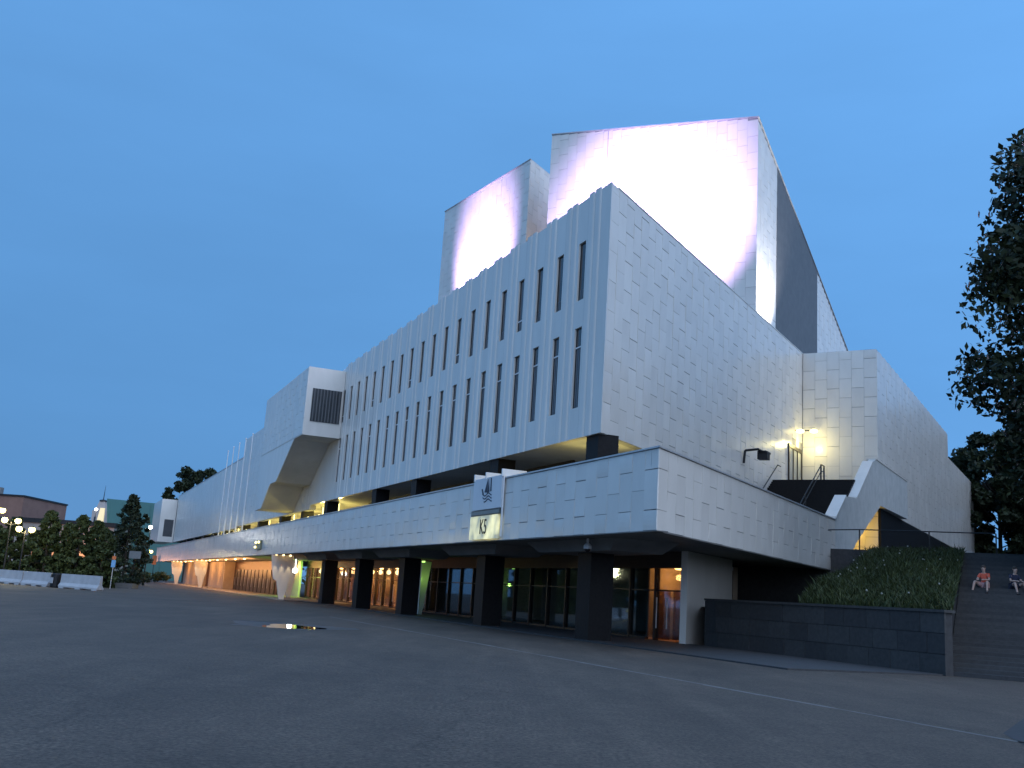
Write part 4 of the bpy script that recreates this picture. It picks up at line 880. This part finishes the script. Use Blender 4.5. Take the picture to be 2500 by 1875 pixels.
part('post', MB().tube(p, p + UP * 3.2, 0.04, seg=6), ALU, sg); part('plate', MB().W(p.x - 0.19, p.x + 0.19, p.y - 0.05, p.y - 0.02, 1.95, 2.6), noise_mat('sign_blue', (0.12, 0.32, 0.6), (0.16, 0.38, 0.66), 2, 0.4), sg)
part('plate', MB().W(p.x - 0.17, p.x + 0.17, p.y - 0.05, p.y - 0.02, 2.65, 2.95), bpy.data.materials['orange_paint'], sg)
sg = thing('grey_sign', (-37.6, 104.5, 0), 'grey board sign on a post among the dark trees', 'sign'); p = Vector((-37.6, 106.5, 0)); ORG[sg.name] = Vector((-37.6, 104.5, 0))
part('post', MB().tube(p, p + UP * 3.1, 0.05, seg=6), BLACKM, sg); part('plate', MB().W(p.x - 0.6, p.x + 0.6, p.y - 0.06, p.y - 0.02, 3.0, 3.75), noise_mat('sign_grey', (0.2, 0.21, 0.21), (0.26, 0.27, 0.27), 2, 0.6), sg)

kk = thing('kiosk', (-61.5, 150, 0), 'low kiosk with orange lit window and yellow awning beyond the barriers', 'kiosk')
part('wall', MB().W(-68.5, -59.1, 150, 155, 0, 4.4), noise_mat('kiosk_wall', (0.10, 0.085, 0.075), (0.15, 0.12, 0.1), 2, 0.7), kk)
part('roof', MB().W(-69.1, -58.7, 149.4, 155.4, 4.4, 4.75), BLACKM, kk)
for q in range(3):
    w_ = part('window', MB().W(-67.9 + q * 2.95, -65.4 + q * 2.95, 149.93, 149.98, 2.5, 4.1), glow_mat('lit_window%d' % q, (1.0, 0.40, 0.16), 0.55), kk)
part('awning', MB().hexa([Vector((-68.3, 148.4, 2.0)), Vector((-59.9, 148.4, 2.0)), Vector((-59.9, 150, 2.3)), Vector((-68.3, 150, 2.3))], [Vector((-68.3, 148.4, 2.06)), Vector((-59.9, 148.4, 2.06)), Vector((-59.9, 150, 2.36)), Vector((-68.3, 150, 2.36))]), noise_mat('yellow_canvas', (0.5, 0.32, 0.06), (0.58, 0.38, 0.08), 2, 0.8), kk)
part('counter', MB().W(-68.0, -60.0, 149.4, 149.95, 0, 1.0), noise_mat('counter_front', (0.3, 0.16, 0.1), (0.38, 0.2, 0.12), 2, 0.6), kk)
kl = part('lamp', MB().ball((-61.5, 149.0, 3.6), 0.22, 8, 6), G_WHITE, kk); lamp('POINT', (-63.0, 148.6, 1.7), 120, (1.0, 0.5, 0.25), kl, None, 0.2)

# ================================================================== FAR BUILDINGS
def windows_grid(par, F, a0, a1, z0, z1, na, nz, mat, w=0.55, h=0.55):
    for i in range(na):
        for j in range(nz):
            ca, cz = a0 + (a1 - a0) * (i + 0.5) / na, z0 + (z1 - z0) * (j + 0.5) / nz; hw, hh = (a1 - a0) / na * w / 2, (z1 - z0) / nz * h / 2
            part('window', MB().boxf(F, ca - hw, ca + hw, -0.12, 0.05, cz - hh, cz + hh), mat, par)
br = thing('brick_block', (-190, 318, 0), 'plain brown brick block rising behind the yellow street lamps', 'building')
part('wall', MB().W(-230, -149, 318, 350, 0, 22.4), noise_mat('brown_brick', (0.20, 0.11, 0.085), (0.26, 0.15, 0.115), 0.3, 0.85), br)
part('roof', MB().W(-230.5, -148.6, 317.6, 350, 22.4, 22.9), BLACKM, br); part('chimney', MB().W(-160, -158.5, 322, 324, 22.9, 25.2), CONC, br)
windows_grid(br, lambda a, b, z: Vector((a, 318 + b, z)), -229, -151, 3, 17, 12, 4, PANE, 0.4, 0.4)
gb = thing('green_building', (-100, 290, 0), 'tall teal green clad hall beyond the spruce', 'building')
GRN = noise_mat('teal_copper', (0.055, 0.16, 0.15), (0.075, 0.20, 0.185), 0.08, 0.6)
part('wall', MB().hexa([Vector((-109.5, 290, 0)), Vector((-84, 290, 0)), Vector((-84, 320, 0)), Vector((-109.5, 320, 0))], [Vector((-112.5, 290, 21.6)), Vector((-84, 290, 20.6)), Vector((-84, 320, 20.6)), Vector((-112.5, 320, 21.6))]), GRN, gb)
for q in range(7): part('seam', MB().tube((-109 + q * 3.6 - 0.3, 289.95, 0.5), (-111.6 + q * 3.9, 289.95, 21.0 - 0.1 * q), 0.09, seg=5), GRN, gb)
lt_ = part('lit_edge', MB().hexa([Vector((-114.5, 289, 12.3)), Vector((-112.3, 289, 12.3)), Vector((-112.3, 289.5, 12.3)), Vector((-114.5, 289.5, 12.3))], [Vector((-113.6, 289, 18.8)), Vector((-112.4, 289, 18.8)), Vector((-112.4, 289.5, 18.8)), Vector((-113.6, 289.5, 18.8))]), glow_mat('lit_glass_edge', (1.0, 0.78, 0.42), 0.55), gb)
lw = thing('low_grey_building', (-120, 275, 0), 'low grey building with a dark flat roof in front of the distant tower', 'building')
part('wall', MB().W(-131, -104, 276, 290, 0, 13.0), noise_mat('grey_render', (0.26, 0.25, 0.22), (0.32, 0.31, 0.28), 0.3, 0.8), lw); part('roof', MB().W(-131.5, -103.5, 275.5, 290, 13.0, 14.2), BLACKM, lw)
windows_grid(lw, lambda a, b, z: Vector((a, 276 + b, z)), -130, -105, 2, 12, 8, 3, PANE, 0.5, 0.5)
lamp('POINT', (-112, 270, 4), 3500, (1.0, 0.42, 0.2), lw, None, 0.5)
mt_ = thing('distant_tower', (-220, 560, 0), 'distant pale stone tower with a thin spire', 'tower')
STO = noise_mat('pale_stone', (0.38, 0.33, 0.30), (0.46, 0.40, 0.36), 0.2, 0.8)
part('shaft', MB().W(-224.2, -216.8, 560, 567, 0, 33.5), STO, mt_)
part('lantern', MB().hexa([Vector((-223.2, 561, 33.5)), Vector((-217.8, 561, 33.5)), Vector((-217.8, 566, 33.5)), Vector((-223.2, 566, 33.5))], [Vector((-221.8, 562, 38.6)), Vector((-219, 562, 38.6)), Vector((-219, 565, 38.6)), Vector((-221.8, 565, 38.6))]), STO, mt_)
part('cap', MB().lathe((-220.4, 563.5, 38.6), [(2.1, 0), (1.9, 0.8), (0.3, 1.2)], 10), BLACKM, mt_); part('spire', MB().tube((-220.4, 563.5, 39.6), (-220.2, 563.5, 47.5), 0.28, 0.06, 6), BLACKM, mt_)
for q in range(3): part('window', MB().W(-222.8 + q * 2.0, -221.8 + q * 2.0, 559.9, 560.02, 24, 30), PANE, mt_)

# ================================================================== PEOPLE SITTING ON THE STEPS
def skin_obj(name, joints, edges_, rad, mat, parent, sub=2, root=0):
    me = bpy.data.meshes.new(name); me.from_pydata([tuple(j) for j in joints], edges_, []); me.materials.append(mat)
    o = link(name, me, parent); ORG[o.name] = ORG[parent.name]
    mo = o.modifiers.new('skin', 'SKIN'); mo.use_smooth_shade = True
    sv_ = me.skin_vertices[0].data
    for i, r__ in enumerate(rad): sv_[i].radius = (r__, r__); sv_[i].use_root = (i == root)
    ss = o.modifiers.new('sub', 'SUBSURF'); ss.levels = sub; ss.render_levels = sub
    return o
def person(pos, yaw, label, skin_c, hair_c, top_c, bot_c, lean=0.0, knees=0.0):
    """seated figure: pos is the front edge of the seat step; facing -y in its own frame; legs two steps (0.26 m) below"""
    t = thing('person', pos, label, 'person', rz=yaw); ORG[t.name] = Vector((0, 0, 0))
    sk = noise_mat('skin_tone', tuple(c * 0.95 for c in skin_c), skin_c, 3, 0.6); tp = noise_mat('shirt_cloth', tuple(c * 0.85 for c in top_c), top_c, 6, 0.9); bt = noise_mat('shorts_cloth', tuple(c * 0.8 for c in bot_c), bot_c, 6, 0.9); hr = noise_mat('hair', tuple(c * 0.8 for c in hair_c), hair_c, 20, 0.7)
    s = 0.10   # pelvis height above the step
    pel = (0, 0.22, s); bel = (0 + lean * 0.3, 0.20, s + 0.20); che = (lean * 0.7, 0.12, s + 0.40); nek = (lean, 0.06, s + 0.54); hd1 = (lean, 0.02, s + 0.62); hd2 = (lean, 0.00, s + 0.73); hd3 = (lean, 0.015, s + 0.82)
    J = [pel, bel, che, nek, hd1, hd2, hd3]; E_ = [(0, 1), (1, 2), (2, 3), (3, 4), (4, 5), (5, 6)]; Rr = [0.125, 0.11, 0.125, 0.05, 0.075, 0.088, 0.06]
    for sg_ in (-1, 1):
        k = len(J)
        hip = (sg_ * 0.09, 0.18, s); kne = (sg_ * (0.16 + knees), -0.22, s + 0.16); ank = (sg_ * (0.18 + knees * 1.2), -0.42, -0.20); toe = (sg_ * (0.20 + knees * 1.3), -0.58, -0.235)
        J += [hip, kne, ank, toe]; Rr += [0.095, 0.062, 0.04, 0.035]; E_ += [(0, k), (k, k + 1), (k + 1, k + 2), (k + 2, k + 3)]
        k = len(J)
        sh = (lean * 0.8 + sg_ * 0.17, 0.10, s + 0.45); elb = (lean * 0.6 + sg_ * 0.25, 0.0, s + 0.24); wri = (sg_ * 0.13, -0.18, s + 0.24); pal = (sg_ * 0.10, -0.25, s + 0.23)
        J += [sh, elb, wri, pal]; Rr += [0.06, 0.042, 0.03, 0.032]; E_ += [(2, k), (k, k + 1), (k + 1, k + 2), (k + 2, k + 3)]
        for q in range(4):
            f0_ = len(J); J += [(sg_ * (0.10 - 0.022 * (q - 1.5)), -0.30, s + 0.235), (sg_ * (0.10 - 0.022 * (q - 1.5)), -0.34 + 0.006 * q, s + 0.205)]; Rr += [0.011, 0.009]; E_ += [(k + 3, f0_), (f0_, f0_ + 1)]
        f0_ = len(J); J += [(sg_ * 0.055, -0.255, s + 0.25)]; Rr += [0.012]; E_ += [(k + 3, f0_)]
    body = skin_obj('body', J, E_, Rr, sk, t)
    nose = MB().tube(Vector((lean, -0.085, s + 0.74)), Vector((lean, -0.105, s + 0.70)), 0.010, 0.018, 6); part('nose', nose, sk, t)
    for sg_ in (-1, 1): part('eye', MB().ball(Vector((lean + sg_ * 0.034, -0.078, s + 0.75)), 0.012, 6, 4), BLACKM, t); part('ear', MB().ball(Vector((lean + sg_ * 0.088, 0.02, s + 0.725)), 0.03, 6, 5, (0.4, 0.8, 1.1)), sk, t)
    part('mouth', MB().ball(Vector((lean, -0.082, s + 0.665)), 0.024, 6, 4, (1, 0.35, 0.3)), noise_mat('lips', (0.3, 0.1, 0.09), (0.36, 0.13, 0.11), 3, 0.6), t)
    part('hair', MB().ball(Vector((lean, 0.035, s + 0.775)), 0.105, 12, 8, (0.95, 1.0, 0.95)), hr, t, smooth=True)
    Js = [(0, 0.22, s + 0.02), bel, che, (lean * 0.95, 0.08, s + 0.5)]; Rs = [0.15, 0.135, 0.148, 0.07]; Es = [(0, 1), (1, 2), (2, 3)]
    for sg_ in (-1, 1):
        k = len(Js); Js += [(lean * 0.8 + sg_ * 0.17, 0.10, s + 0.45), (lean * 0.68 + sg_ * 0.225, 0.035, s + 0.31)]; Rs += [0.078, 0.07]; Es += [(2, k), (k, k + 1)]
    skin_obj('shirt', Js, Es, Rs, tp, t)
    Jb = [(0, 0.22, s)]; Rb = [0.145]; Eb = []
    for sg_ in (-1, 1):
        k = len(Jb); Jb += [(sg_ * 0.09, 0.17, s + 0.005), (sg_ * (0.135 + knees * 0.6), -0.07, s + 0.10)]; Rb += [0.115, 0.092]; Eb += [(0, k), (k, k + 1)]
    skin_obj('shorts', Jb, Eb, Rb, bt, t)
    for sg_ in (-1, 1): part('shoe', MB().ball(Vector((sg_ * (0.195 + knees * 1.25), -0.51, -0.22)), 0.05, 10, 6, (0.9, 2.3, 0.75)), BLACKM, t)
    return t
def step_top(k): return (k + 1) * 0.13
yaw_s = math.atan2(BS.y, BS.x) - math.pi / 2     # own +y axis along B
kst = 24
person(FS(0.35 + kst * 0.5 + 0.02, 0.95, step_top(kst)), yaw_s - 0.3, 'person in an orange red top and pale skirt sitting on the steps', (0.55, 0.36, 0.28), (0.06, 0.04, 0.03), (0.75, 0.14, 0.08), (0.62, 0.36, 0.34), 0.04, 0.10)
person(FS(0.35 + kst * 0.5 + 0.02, 2.25, step_top(kst)), yaw_s + 0.55, 'person in dark blue clothes sitting on the steps', (0.5, 0.34, 0.27), (0.03, 0.025, 0.02), (0.03, 0.035, 0.07), (0.025, 0.028, 0.05), -0.03, 0.04)
